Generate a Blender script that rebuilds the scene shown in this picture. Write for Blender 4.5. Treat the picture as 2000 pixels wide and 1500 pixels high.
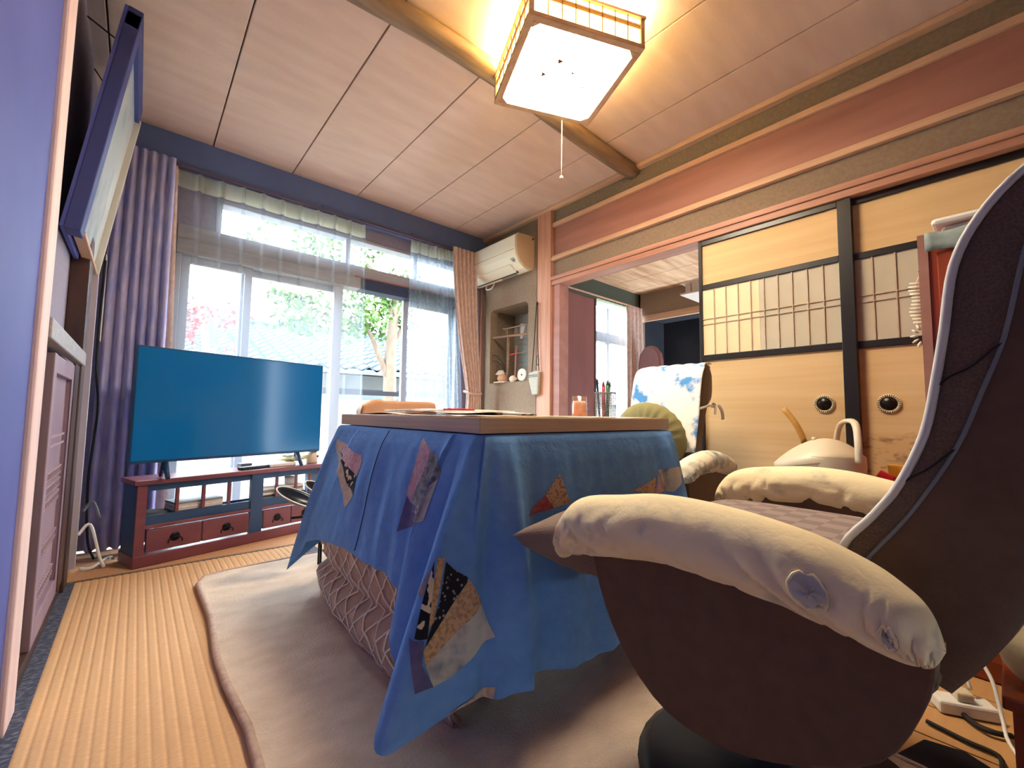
import bpy, bmesh, math, random
from mathutils import Vector, Matrix, noise
random.seed(7)
sc = bpy.context.scene
for o in list(bpy.data.objects): bpy.data.objects.remove(o)
COL = sc.collection
PI = math.pi

# ------------------------------------------------------------------ camera
F_PX, YAW, PITCH, ROLL = 841.5, 0.71357, 0.07093, 0.01303
cam = bpy.data.cameras.new('camera'); cam_o = bpy.data.objects.new('camera', cam); COL.objects.link(cam_o)
cam.sensor_width = 36; cam.lens = F_PX / 2000 * 36; cam.clip_start = 0.02; cam.clip_end = 200
fw = Vector((math.sin(YAW)*math.cos(PITCH), math.cos(YAW)*math.cos(PITCH), math.sin(PITCH)))
rt = Vector((math.cos(YAW), -math.sin(YAW), 0)); up = rt.cross(fw)
r2 = rt*math.cos(ROLL) + up*math.sin(ROLL); u2 = -rt*math.sin(ROLL) + up*math.cos(ROLL)
cam_o.matrix_world = Matrix(((r2.x, u2.x, -fw.x, 0), (r2.y, u2.y, -fw.y, 0), (r2.z, u2.z, -fw.z, .75), (0, 0, 0, 1)))
sc.camera = cam_o
# ------------------------------------------------------------------ world, light, exposure
sc.view_settings.view_transform = 'Standard'; sc.view_settings.look = 'None'
sc.view_settings.gamma = 1; sc.view_settings.use_curve_mapping = False
sc.view_settings.exposure = 2.8
w = bpy.data.worlds.new('sky'); sc.world = w; w.use_nodes = True
bg = w.node_tree.nodes['Background']; bg.inputs[0].default_value = (.74, .88, 1.0, 1); bg.inputs[1].default_value = 5.0
sun = bpy.data.lights.new('sun', 'SUN'); sun.energy = 0.6; sun.angle = .03; sun.color = (1, .96, .88)
sun_o = bpy.data.objects.new('sun', sun); COL.objects.link(sun_o)
sun_o.rotation_euler = (math.radians(38), math.radians(10), math.radians(-20))
def portal(name, loc, sx, sz, rot):
    l = bpy.data.lights.new(name, 'AREA'); l.shape = 'RECTANGLE'; l.size = sx; l.size_y = sz
    l.cycles.is_portal = True
    o = bpy.data.objects.new(name, l); COL.objects.link(o); o.location = loc; o.rotation_euler = rot
portal('portal_window', (1.16, 3.36, 1.1), 2.1, 2.1, (-PI/2, 0, 0))
portal('portal_window', (4.5, 3.36, 1.1), .95, 2.1, (-PI/2, 0, 0))

# ------------------------------------------------------------------ materials
def lin(h):
    if not isinstance(h, str): return tuple(h)
    h = h.lstrip('#'); c = [int(h[i:i+2], 16)/255 for i in (0, 2, 4)]
    return tuple(x/12.92 if x < .04045 else ((x+.055)/1.055)**2.4 for x in c)
MATS = {}
def mat(name, col, rough=.7, col2=None, scale=(8, 8, 8), amt=(.35, .65), detail=4, bump=0, bscale=None, metal=0,
        spec=.4, emit=None, estr=0, kind='noise', alpha=None, trans=0, sheen=0, coat=0):
    m = bpy.data.materials.new(name); m.use_nodes = True; nt = m.node_tree; N = nt.nodes; L = nt.links
    b = N['Principled BSDF']; b.inputs['Roughness'].default_value = rough; b.inputs['Metallic'].default_value = metal
    b.inputs['Specular IOR Level'].default_value = spec
    b.inputs['Base Color'].default_value = (*lin(col), 1)
    if sheen: b.inputs['Sheen Weight'].default_value = sheen
    if coat: b.inputs['Coat Weight'].default_value = coat
    if trans: b.inputs['Transmission Weight'].default_value = trans
    tc = N.new('ShaderNodeTexCoord'); mp = N.new('ShaderNodeMapping'); L.new(tc.outputs['Object'], mp.inputs[0])
    mp.inputs['Scale'].default_value = scale
    if kind == 'checker':
        tx = N.new('ShaderNodeTexChecker'); tx.inputs['Scale'].default_value = 1; fac = tx.outputs['Fac']
    elif kind == 'voronoi':
        tx = N.new('ShaderNodeTexVoronoi'); tx.inputs['Scale'].default_value = 1; fac = tx.outputs['Distance']
    elif kind == 'wave':
        tx = N.new('ShaderNodeTexWave'); tx.inputs['Scale'].default_value = 1; tx.inputs['Distortion'].default_value = 2.5
        tx.inputs['Detail'].default_value = 2; fac = tx.outputs['Fac']
    else:
        tx = N.new('ShaderNodeTexNoise'); tx.inputs['Scale'].default_value = 1; tx.inputs['Detail'].default_value = detail
        fac = tx.outputs['Fac']
    L.new(mp.outputs[0], tx.inputs['Vector'])
    if col2:
        cr = N.new('ShaderNodeValToRGB'); cr.color_ramp.elements[0].position = amt[0]; cr.color_ramp.elements[1].position = amt[1]
        cr.color_ramp.elements[0].color = (*lin(col), 1); cr.color_ramp.elements[1].color = (*lin(col2), 1)
        L.new(fac, cr.inputs[0]); L.new(cr.outputs[0], b.inputs['Base Color'])
        if emit == 'col': L.new(cr.outputs[0], b.inputs['Emission Color'])
    if bump:
        tb = N.new('ShaderNodeTexNoise'); tb.inputs['Detail'].default_value = 3; tb.inputs['Scale'].default_value = 1
        mb = N.new('ShaderNodeMapping'); mb.inputs['Scale'].default_value = bscale or scale
        L.new(tc.outputs['Object'], mb.inputs[0]); L.new(mb.outputs[0], tb.inputs['Vector'])
        bp = N.new('ShaderNodeBump'); bp.inputs['Strength'].default_value = bump; bp.inputs['Distance'].default_value = .004
        L.new(tb.outputs['Fac'], bp.inputs['Height']); L.new(bp.outputs[0], b.inputs['Normal'])
    if emit:
        if emit != 'col': b.inputs['Emission Color'].default_value = (*lin(emit), 1)
        b.inputs['Emission Strength'].default_value = estr
    if alpha is not None: b.inputs['Alpha'].default_value = alpha
    MATS[name] = m; return m
def sheer_mat(name, col, opac, tl=.6):
    m = bpy.data.materials.new(name); m.use_nodes = True; nt = m.node_tree; N = nt.nodes; L = nt.links
    N.remove(N['Principled BSDF']); out = N['Material Output']
    d = N.new('ShaderNodeBsdfDiffuse'); t = N.new('ShaderNodeBsdfTranslucent'); tr = N.new('ShaderNodeBsdfTransparent')
    for s in (d, t): s.inputs[0].default_value = (*lin(col), 1)
    a = N.new('ShaderNodeMixShader'); a.inputs[0].default_value = tl; L.new(d.outputs[0], a.inputs[1]); L.new(t.outputs[0], a.inputs[2])
    b = N.new('ShaderNodeMixShader'); b.inputs[0].default_value = opac; L.new(tr.outputs[0], b.inputs[1]); L.new(a.outputs[0], b.inputs[2])
    tc = N.new('ShaderNodeTexCoord'); wv = N.new('ShaderNodeTexNoise'); mp = N.new('ShaderNodeMapping')
    mp.inputs['Scale'].default_value = (300, 300, 40); L.new(tc.outputs['Object'], mp.inputs[0]); L.new(mp.outputs[0], wv.inputs['Vector'])
    wv.inputs['Scale'].default_value = 1
    mr = N.new('ShaderNodeMapRange'); mr.inputs[3].default_value = opac*.85; mr.inputs[4].default_value = opac*1.15
    L.new(wv.outputs['Fac'], mr.inputs[0]); L.new(mr.outputs[0], b.inputs[0])
    L.new(b.outputs[0], out.inputs[0]); MATS[name] = m; return m
def glass_mat(name, tint=(1, 1, 1), gloss=.05):
    m = bpy.data.materials.new(name); m.use_nodes = True; nt = m.node_tree; N = nt.nodes; L = nt.links
    N.remove(N['Principled BSDF']); out = N['Material Output']
    g = N.new('ShaderNodeBsdfGlossy'); g.inputs['Roughness'].default_value = .02
    tr = N.new('ShaderNodeBsdfTransparent'); tr.inputs[0].default_value = (*tint, 1)
    b = N.new('ShaderNodeMixShader'); b.inputs[0].default_value = gloss; L.new(tr.outputs[0], b.inputs[1]); L.new(g.outputs[0], b.inputs[2])
    L.new(b.outputs[0], out.inputs[0]); return m

ceil_m = mat('ceiling_board', '#c8ada0', .75, '#d4bbae', (3, 14, 8), (.3, .7), 6, .25, (40, 160, 40))
ceil2_m = mat('ceiling_board_cedar', '#b98a68', .6, '#e0bd98', (1.6, 12, 8), (.35, .65), 6)
log_m = mat('beam_log', '#6c5645', .6, '#a08468', (3, 24, 20), (.3, .7), 5, .3)
dark_wood = mat('dark_wood', '#3a2a2a', .45, '#5a3c34', (20, 3, 3), (.3, .7), 5)
mauve_m = mat('mauve_wood', '#8b7484', .6, '#97808e', (8, 8, 2))
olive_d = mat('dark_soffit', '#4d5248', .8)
navy_m = mat('navy_frame', '#3d4580', .6)
fret_m = mat('fretwork', '#a8929c', .6)
pale_m = mat('pale_frame', '#c9c6bc', .6)
haze_wood = mat('haze_tinted_board', '#4c55a0', .7, '#5860aa', (5, 3, 3), (.3, .7), 4)  # blue lens haze painted into the board colour
red_wood = mat('red_brown_wood', '#94665a', .5, '#a8786a', (14, 1.5, 14), (.3, .7), 5, .1)
red_wood2 = mat('red_brown_panel', '#80504c', .5, '#8e5a55', (5, 5, 1), (.3, .7), 4)
trim_m = mat('pale_trim_wood', '#bb9478', .5, '#d2ad8e', (20, 1.5, 20), (.3, .7), 4)
kamoi_m = mat('lintel_wood', '#a0705c', .5, '#bb8a72', (30, 1.5, 30), (.3, .7), 4)
post_m = mat('post_wood', '#b07e68', .55, '#cd9c80', (30, 30, 2), (.3, .7), 5)
plaster_m = mat('brown_plaster', '#877260', .95, '#92806c', (60, 60, 60), (.3, .7), 3, .5, (300, 300, 300))
plasterd_m = mat('olive_plaster', '#7a6b58', .95, '#877863', (60, 60, 60), (.3, .7), 3, .4, (300, 300, 300))
plasterb_m = mat('haze_tinted_plaster', '#8c8698', .95, '#9a92a0', (60, 60, 60), (.3, .7), 3, .4, (300, 300, 300))  # plaster tone shifted to blue to carry the lens haze
cornice_m = mat('cornice_dark', '#5a6a94', .7, '#6676a0', (3, 3, 3), (.3, .7), 3)
black_lac = mat('black_lacquer', '#1c1714', .35, spec=.5)
paper_m = mat('fusuma_paper', '#cdaa7a', .85, '#d8b888', (1, 1, 30), (.3, .7), 3)
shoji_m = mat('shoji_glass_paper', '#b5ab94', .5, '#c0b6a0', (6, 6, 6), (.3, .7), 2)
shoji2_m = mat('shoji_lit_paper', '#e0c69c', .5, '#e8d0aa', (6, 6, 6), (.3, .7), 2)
kumiko_m = mat('lattice_wood', '#b09a80', .6, '#c0aa90', (30, 30, 30))
hikite_m = mat('door_pull_metal', '#1f1815', .3, spec=.6, metal=.6)
hikite_r = mat('door_pull_rim', '#e0cfa6', .5)
tape_m = mat('tape', '#a9762e', .5, '#c8974c', (10, 10, 10))
tatami_m = mat('tatami_igusa', '#dcab7c', .85, '#e8bb8a', (40, 260, 60), (.3, .7), 3, .6, (60, 900, 60))
tatami2_m = mat('tatami_plain', '#c2906a', .85, '#cf9f76', (200, 30, 60), (.3, .7), 3, .3, (600, 60, 60))
heri_m = mat('tatami_border', '#3d3f52', .85, '#6a6c78', (60, 160, 60), (.5, .6), 2, .3)
heri2_m = mat('tatami_seam_cord', '#5f5148', .85, '#8e7862', (160, 60, 60), (.4, .6), 2, .4)
rug_m = mat('rug_pile', '#d2b89e', 1, '#e4ccb2', (9, 14, 9), (.35, .65), 6, 1.0, (120, 200, 120), sheen=.3)
rugedge_m = mat('rug_binding', '#b0917f', .8, '#c2a491', (60, 60, 60))
floor_m = mat('floor_boards', '#b88a58', .4, '#d0a068', (2, 20, 2), (.3, .7), 4)
strip_m = mat('pale_strip_wood', '#e2c4c0', .7, '#f2d8d2', (20, 20, 1), (.3, .7), 4)
sash_m = mat('window_sash', '#a7a9b0', .5, spec=.4)
lint_m = mat('window_lintel', '#8f8d92', .6, '#a39ea0', (3, 30, 60), (.3, .7), 3)
blind_m = mat('dark_lintel', '#232f4d', .6, '#2d3a5c', (3, 30, 60))
redline_m = mat('reddish_batten', '#8d5a58', .6)
glass_m = glass_mat('window_glass', gloss=.04)
sheer_m = sheer_mat('sheer_curtain', '#b4bcc6', .20)
sheer2_m = sheer_mat('sheer_gathered', '#b4c4d4', .38)
sheerb_m = sheer_mat('sheer_heading', '#eceed6', .75, .7)
curtL_m = mat('curtain_haze_blue', '#9a9ccc', .9, '#bcb4d0', (26, 26, 9), (.35, .65), 5, .3)  # mauve curtain, its blue is lens flare put into the colour
curtR_m = mat('curtain_mauve', '#bfa59c', .9, '#d8beb2', (60, 60, 24), (.35, .65), 5, .3)
rail_m = mat('curtain_rail', '#56526a', .5)
screen_m = mat('tv_screen', '#0e68aa', .14, spec=.2)  # dark screen; the blue is haze painted into its base colour
tvb_m = mat('tv_plastic', '#123a60', .4)  # bezel plastic takes the same painted blue haze as the screen
stand_m = mat('tv_stand_wood', '#6a3844', .35, '#80464e', (3, 16, 16), (.3, .7), 5, spec=.5)
standd_m = mat('tv_stand_dark', '#24456c', .5, '#2f4a70', (4, 4, 4))  # dark stand parts, bluish haze worked into their tone
iron_m = mat('iron_pull', '#1c1c22', .4, metal=.7)
cloth_m = mat('blue_cotton', '#6898d2', .95, '#74a2da', (30, 30, 30), (.3, .7), 5, .5, (60, 60, 60), spec=.1)
quilt_m = mat('quilt_taupe', '#a88a74', .6, '#bc9e88', (20, 20, 20), (.3, .7), 3, .3, sheen=.4)
quiltl_m = mat('quilt_stitch', '#f4e8da', .6)
table_m = mat('table_top_wood', '#e0a860', .35, '#f0bf78', (3, 40, 3), (.3, .7), 4, spec=.5)
tableedge_m = mat('table_edge_wood', '#c2a88e', .55, '#d2b99c', (3, 3, 140), (.3, .7), 4)
ch_dark = mat('chair_vinyl', '#5f4636', .6, '#694e3c', (40, 40, 40), (.3, .7), 3, .25, (160, 160, 160), spec=.3)
ch_mesh = mat('chair_mesh', '#715a4b', .8, '#5c493d', (330, 330, 330), (.3, .7), 1, .5, (330, 330, 330))
ch_seat = mat('chair_check', '#83716c', .85, '#988680', (26, 26, 26), (.4, .6), kind='checker', bump=.3, bscale=(200, 200, 200))
pipe_m = mat('chair_piping', '#d6d0c6', .5, spec=.5)
pipe2_m = mat('chair_thin_piping', '#77787e', .5)
arm_m = mat('tie_dye_cloth', '#f6e2b4', .9, '#87908a', (12, 12, 12), (.60, .80), 5, .5, (50, 50, 50))
arm2_m = mat('tie_dye_grey', '#e6dcc0', .9, '#7f8988', (12, 12, 12), (.5, .66), 5, .5, (50, 50, 50))
white_dye = mat('tie_dye_blue', '#f0ebe2', .9, '#4f8fc6', (13, 13, 13), (.50, .61), 5, .3, (50, 50, 50))
darkbase = mat('chair_base', '#17110f', .5)
pill_m = mat('pillow_herringbone', '#6e5b52', .9, '#9a877a', (200, 200, 30), (.4, .6), kind='wave', bump=.4, bscale=(260, 260, 260))
olive_m = mat('olive_cushion', '#8a8050', .85, '#978c5c', (9, 9, 9), (.3, .7), 4, .5, (16, 16, 16))
ac_m = mat('ac_plastic', '#e8e4cf', .45, spec=.5)
acs_m = mat('ac_side_plastic', '#cbb293', .5)
ac_d = mat('ac_slot', '#403c36', .6)
ac_g = mat('ac_grey_print', '#8f948e', .6)
lampwood = mat('lamp_frame_wood', '#b08a68', .5, '#c29c78', (20, 20, 20))
lamp_e = mat('lamp_panel', '#fff4d0', .5, emit='#fff0d6', estr=11.5)
lamp_s = mat('lamp_side_paper', '#f3dd84', .6, emit='#ffe07a', estr=1.6)
kum_d = mat('lamp_lattice', '#7d4a20', .6)
white_m = mat('white_plastic', '#ece8de', .4, spec=.5)
cream_m = mat('cream_plastic', '#d8c8aa', .35, spec=.5)
steel_m = mat('steel_body', '#8a7f74', .3, metal=.5)
news_m = mat('newsprint', '#efe6dc', .9, '#d8c4b8', (30, 60, 10), (.5, .7), 5)
whitep = mat('white_paper', '#f2efea', .8)
orange_m = mat('orange_brown_cloth', '#c08a62', .85, '#cf9a70', (10, 10, 10), (.3, .7), 3)
red_m = mat('red_pack', '#c8202a', .4); green_m = mat('green_pack', '#1c6e4e', .5); yellow_m = mat('yellow_pack', '#d99a28', .5)
black_m = mat('black_plastic', '#14161c', .3); grey_m = mat('grey_plastic', '#86888a', .5)
cabr_m = mat('cabinet_red_wood', '#8a3a20', .35, '#9c4526', (20, 20, 2), (.3, .7), 4, coat=.3)
bluegrey_cloth = mat('blue_grey_runner', '#7c8a88', .9, '#95a09a', (30, 30, 30), (.3, .7), 5, .5)
pouch_m = mat('pouch_canvas', '#a9a79a', .9, '#b9b6a8', (40, 40, 40), (.3, .7), 4, .4)
strap_m = mat('black_strap', '#1e1a18', .7)
bamboo_m = mat('bamboo', '#8c6c5c', .5, '#a68672', (3, 3, 40), (.3, .7), 3)
niche_m = mat('niche_plaster', '#8e8e88', .9, '#a3a49a', (6, 6, 40), (.3, .7), 4)
clay_m = mat('clay_pale', '#d6c8b2', .7, '#e6dcc8', (20, 20, 20)); terra_m = mat('clay_peach', '#cf9e7e', .7)
trunk_m = mat('tree_bark', '#5a4c40', .95, '#6c5e4e', (20, 20, 8), (.3, .7), 5, .5)
leaf_m = mat('leaf_green', '#2a4516', .8, '#4a6626', (4, 4, 4), (.3, .7), 3)
leafr_m = mat('leaf_red', '#7a2420', .8, '#8e3630', (4, 4, 4), (.3, .7), 3)
tile_m = mat('roof_tile', '#1f2d36', .8, '#2c3a44', (9, 9, 9), (.3, .7), 3)
hwall_m = mat('house_wall', '#86847e', .9, '#908e88', (3, 3, 3)); hgrey = mat('house_grey', '#4c5258', .8)
ground_m = mat('garden_ground', '#55583f', 1, '#68684e', (3, 3, 3)); fence_m = mat('veranda_rail', '#4a4a52', .5)
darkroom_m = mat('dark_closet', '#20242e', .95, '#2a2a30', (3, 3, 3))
patch_pink = mat('patch_pink', '#d0a8b0', .9, '#bc9098', (60, 60, 60), (.4, .6), 4)
patch_beige = mat('patch_beige', '#b49c88', .9, '#c6b29e', (80, 80, 80), (.4, .6), 4)
patch_peach = mat('patch_peach', '#c9a27a', .9, '#a8835c', (120, 120, 120), (.45, .6), 3)
patch_taupe = mat('patch_taupe', '#8f8890', .9, '#7f7880', (60, 60, 60), (.4, .6), 4)
patch_black = mat('patch_black_flower', '#15151f', .9, '#d9c8a8', (42, 42, 42), (.57, .59), 1)
patch_dots = mat('patch_black_dots', '#9a958c', .9, '#1d1c22', (90, 90, 90), (.2, .3), kind='voronoi')
patch_grey = mat('patch_grey', '#6f7274', .9, '#98999a', (60, 60, 60), (.4, .6), 4)
patch_marble = mat('patch_marble', '#c4bfb0', .9, '#6e7686', (14, 14, 14), (.52, .7), 5)
patch_purple = mat('patch_purple', '#66608a', .9, '#5a557c', (60, 60, 60))
patch_rose = mat('patch_rose', '#9c4a52', .9, '#b06068', (60, 60, 60), (.4, .6), 4)
patch_dotred = mat('patch_speckle', '#c8a888', .9, '#9a7468', (160, 160, 160), (.5, .6), 2)

# ------------------------------------------------------------------ mesh helpers
class MB:
    def __init__(s): s.bm = bmesh.new()
    def verts(s, pts): return [s.bm.verts.new(p) for p in pts]
    def box(s, x0, x1, y0, y1, z0, z1, R=None):
        P = [Vector((x, y, z)) for z in (z0, z1) for y in (y0, y1) for x in (x0, x1)]
        if R is not None: P = [R @ p for p in P]
        v = s.verts(P)
        for f in ((0, 2, 3, 1), (4, 5, 7, 6), (0, 1, 5, 4), (2, 6, 7, 3), (0, 4, 6, 2), (1, 3, 7, 5)): s.bm.faces.new([v[i] for i in f])
        return s
    def grid(s, fn, nu, nv, closed=False, smooth=True):
        rows = []
        for i in range(nu if closed else nu+1):
            rows.append([s.bm.verts.new(fn(i/nu, j/nv)) for j in range(nv+1)])
        n = len(rows)
        for i in range(n if closed else n-1):
            a, b = rows[i], rows[(i+1) % n]
            for j in range(nv):
                f = s.bm.faces.new((a[j], b[j], b[j+1], a[j+1])); f.smooth = smooth
        return rows
    def tube(s, pts, r, seg=8, cap=True, closed=False, flat=1.0):
        pts = [Vector(p) for p in pts]; n = len(pts)
        rr = r if isinstance(r, (list, tuple)) else [r]*n
        rings = []; prev = None
        for i, p in enumerate(pts):
            if closed: t = pts[(i+1) % n] - pts[i-1]
            else: t = pts[min(i+1, n-1)] - pts[max(i-1, 0)]
            if t.length < 1e-9: t = Vector((0, 0, 1))
            t.normalize()
            if prev is None:
                a = Vector((0, 0, 1)) if abs(t.z) < .9 else Vector((1, 0, 0)); u = t.cross(a).normalized()
            else: u = (prev - t*prev.dot(t)).normalized()
            prev = u; v = t.cross(u)
            rings.append([s.bm.verts.new(p + (u*math.cos(2*PI*k/seg) + v*math.sin(2*PI*k/seg)*flat)*rr[i]) for k in range(seg)])
        for i in range(n if closed else n-1):
            a, b = rings[i], rings[(i+1) % n]
            for k in range(seg):
                f = s.bm.faces.new((a[k], a[(k+1) % seg], b[(k+1) % seg], b[k])); f.smooth = True
        if cap and not closed:
            for rg, fl in ((rings[0], True), (rings[-1], False)):
                try: s.bm.faces.new(rg[::-1] if fl else rg)
                except ValueError: pass
        return s
    def lathe(s, prof, c=(0, 0, 0), seg=24, axis='z', sx=1, sy=1):
        def fn(u, v):
            pass
        rows = []
        for k in range(seg):
            a = 2*PI*k/seg; row = []
            for (r, h) in prof:
                p = (r*math.cos(a)*sx, r*math.sin(a)*sy, h)
                if axis == 'x': p = (p[2], p[0], p[1])
                if axis == 'y': p = (p[0], p[2], p[1])
                row.append(s.bm.verts.new(Vector(p)+Vector(c)))
            rows.append(row)
        for k in range(seg):
            a, b = rows[k], rows[(k+1) % seg]
            for j in range(len(prof)-1):
                f = s.bm.faces.new((a[j], b[j], b[j+1], a[j+1])); f.smooth = True
        return s
    def prism(s, poly, a, b, axis='x', R=None):
        def P(q, h):
            p = {'x': (h, q[0], q[1]), 'y': (q[0], h, q[1]), 'z': (q[0], q[1], h)}[axis]
            p = Vector(p); return R @ p if R is not None else p
        A = s.verts([P(q, a) for q in poly]); B = s.verts([P(q, b) for q in poly]); n = len(poly)
        s.bm.faces.new(A); s.bm.faces.new(B[::-1])
        for i in range(n): s.bm.faces.new((A[i], B[i], B[(i+1) % n], A[(i+1) % n]))
        return s
WM = {}
def XF(mb, M): bmesh.ops.transform(mb.bm, matrix=M, verts=mb.bm.verts); return mb
def obj(name, mb, m, parent=None, bevel=0, kind=None, label=None, solid=0, smooth=False, sub=0):
    me = bpy.data.meshes.new(name); bm = mb.bm
    bmesh.ops.remove_doubles(bm, verts=bm.verts, dist=1e-6)
    bmesh.ops.recalc_face_normals(bm, faces=bm.faces)
    if smooth:
        for f in bm.faces: f.smooth = True
    bm.to_mesh(me); bm.free()
    for mm in (m if isinstance(m, (list, tuple)) else [m]): me.materials.append(mm)
    o = bpy.data.objects.new(name, me); COL.objects.link(o)
    if parent is not None:
        M = WM.get(parent, Matrix()); me.transform(M.inverted()); o.parent = parent; WM[o] = M
    else: WM[o] = Matrix()
    if solid:
        q = o.modifiers.new('solid', 'SOLIDIFY'); q.thickness = solid; q.offset = 0
    if bevel:
        q = o.modifiers.new('bevel', 'BEVEL'); q.width = bevel; q.segments = 2; q.limit_method = 'ANGLE'
    if sub:
        q = o.modifiers.new('sub', 'SUBSURF'); q.levels = sub; q.render_levels = sub
    if kind: o['kind'] = kind
    if label: o['label'] = label
    return o
def thing(name, label, cat, loc=(0, 0, 0), group=None):
    o = bpy.data.objects.new(name, None); COL.objects.link(o); o.location = loc; o.empty_display_size = .05
    WM[o] = Matrix.Translation(loc); o['label'] = label; o['category'] = cat
    if group: o['group'] = group
    return o
def tag(o, label, cat, group=None):
    o['label'] = label; o['category'] = cat
    if group: o['group'] = group
    return o
def struct(name, mb, m, parent=None, **k):
    o = obj(name, mb, m, parent, **k)
    if parent is None: o['kind'] = 'structure'
    return o
def B(*a, R=None): return MB().box(*a, R=R)
def rotz(c, deg): return Matrix.Translation(c) @ Matrix.Rotation(math.radians(deg), 4, 'Z') @ Matrix.Translation(-Vector(c))
def frame_at(c, deg): return Matrix.Translation(c) @ Matrix.Rotation(math.radians(deg), 4, 'Z')
def smoothpts(pts, n=6):
    P = [Vector(p) for p in pts]; out = []
    for i in range(len(P)-1):
        p0, p1, p2, p3 = P[max(i-1, 0)], P[i], P[i+1], P[min(i+2, len(P)-1)]
        for k in range(n):
            t = k/n; out.append(.5*((2*p1) + (p2-p0)*t + (2*p0-5*p1+4*p2-p3)*t*t + (3*p1-p0-3*p2+p3)*t**3))
    out.append(P[-1]); return out

XL, XR, YW, YB, H = -.2, 2.42, 3.25, -1.6, 2.4
X2, H2 = 4.95, 2.36

# ================================================================== structure: floor
fl = struct('floor', B(XL-.4, X2+.3, YB, YW+.2, -.12, -.03), floor_m)
def tatami(x0, x1, y0, y1, pitch, along_y, m, z=0.0):
    mb = MB(); d = .0022
    if along_y:
        n = int((x1-x0)/pitch*10)
        mb.grid(lambda u, v: Vector((x0+(x1-x0)*u, y0+(y1-y0)*v, z - d*(abs(math.cos(PI*(x1-x0)*u/pitch))**12))), n, 1)
    else:
        n = int((y1-y0)/pitch*6)
        mb.grid(lambda u, v: Vector((x0+(x1-x0)*v, y0+(y1-y0)*u, z - d*(abs(math.cos(PI*(y1-y0)*u/pitch))**6))), n, 1)
    mb.box(x0, x1, y0, y1, -.035, z-.005)
    return obj('tatami_mat', mb, m, fl)
tatami(-.165, .73, .85, 2.68, .0255, True, tatami_m)
tatami(-.165, .73, -1.0, .85, .0255, True, tatami_m)
tatami(-.2, 1.6, 2.705, 3.2, .0255, False, tatami2_m)
tatami(.79, 2.38, .85, 2.68, .0255, True, tatami_m)
tatami(1.6, 2.38, 2.705, 3.2, .0255, False, tatami2_m)
obj('mat_border', B(-.21, -.163, -1.0, 2.68, -.03, .002), heri_m, fl)
obj('mat_border', B(.728, .792, -.9, 2.68, -.03, .002), heri_m, fl)
cord = MB(); cord.box(-.21, 2.38, 2.682, 2.703, -.03, .001)
obj('mat_seam', cord, heri2_m, fl)
for i in range(10):
    obj('floor_board', B(.85+i*.155, 1.0+i*.155, -1.4, .84, -.03, -.002), floor_m, fl)
# ================================================================== ceiling
ce = struct('ceiling', B(XL-.4, XR+.08, YB, YW+.2, H+.02, H+.10), dark_wood)
seams = [-.6, -.19, .265, .72, 1.175, 1.61, 2.06, 2.46]
for a, b in zip(seams[:-1], seams[1:]):
    obj('ceiling_board', B(a+.003, b-.003, YB, YW+.15, H, H+.025), ceil_m, ce, bevel=.003)
for k, (a, b) in enumerate([(XR-.05, XR+.001)]):
    struct('trim_1', B(XR-.045, XR, YB, YW, H-.03, H-.001), trim_m, bevel=.004)
tr2 = MB(); 
tr2.box(XL-.2, XR, 3.19, 3.26, 2.20, H)
struct('trim_2', tr2, cornice_m)
# natural log crossing the ceiling
pts = [(-.2, 1.60, 2.38), (.4, 1.585, 2.375), (.9, 1.54, 2.37), (1.4, 1.54, 2.37), (1.9, 1.57, 2.372), (2.44, 1.58, 2.375)]
lg = MB(); lg.tube(smoothpts(pts, 5), [.055]*26, 10, flat=.75)
struct('trim_3', lg, log_m)
# ================================================================== left wall
lw = MB(); lw.box(XL-.35, XL-.05, YB, YW+.2, 0, H)
struct('wall_left', lw, plasterb_m)
struct('wall_left_near', B(XL-.05, XL+.0, YB, 1.53, 0, H), haze_wood)
struct('trim_4', B(XL-.05, XL+.012, 1.53, 1.645, 0, H), strip_m, bevel=.006)
struct('trim_5', B(XL-.05, XL+.018, 1.645, 2.62, .935, .992), lint_m, bevel=.004)
struct('trim_6', B(XL-.05, XL+.012, 2.56, 2.68, 0, 1.9), dark_wood, bevel=.004)
struct('trim_14', B(XL-.05, XL-.0, 1.645, 2.7, 0, .05), dark_wood)
cab = thing('carved_cabinet_door', 'dark reddish wooden door with rows of carved fretwork, low on the left wall', 'door', (XL, 2.1, 0))
obj('side_panel', B(XL-.05, XL-.012, 1.647, 1.86, .05, .93), dark_wood, cab)
obj('frame', MB().box(XL-.05, XL+.004, 1.88, 1.93, .05, .92).box(XL-.05, XL+.004, 2.34, 2.40, .05, .92).box(XL-.05, XL+.004, 1.93, 2.34, .86, .92).box(XL-.05, XL+.004, 1.93, 2.34, .05, .12), mauve_m, cab, bevel=.003)
obj('door_leaf', B(XL-.05, XL-.010, 1.93, 2.34, .12, .86), mauve_m, cab)
obj('post', B(XL-.05, XL+.006, 2.42, 2.56, .05, .93), dark_wood, cab, bevel=.003)
for z0, rows in ((.60, 0), (.42, 3), (.28, 1), (.15, 1)):
    if rows == 0:
        for z in (.655, .625): obj('carved_bar', B(XL-.012, XL-.002, 1.95, 2.32, z, z+.008), fret_m, cab)
    else:
        for r in range(rows):
            fb = MB()
            for k in range(12):
                y = 1.955+k*.031; z = z0 + r*.045
                fb.box(XL-.012, XL-.003, y, y+.006, z, z+.03); fb.box(XL-.012, XL-.003, y, y+.026, z+.03, z+.036)
                fb.box(XL-.012, XL-.003, y+.012, y+.024, z+.005, z+.011)
            obj('fretwork', fb, fret_m, cab, kind='stuff')
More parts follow.
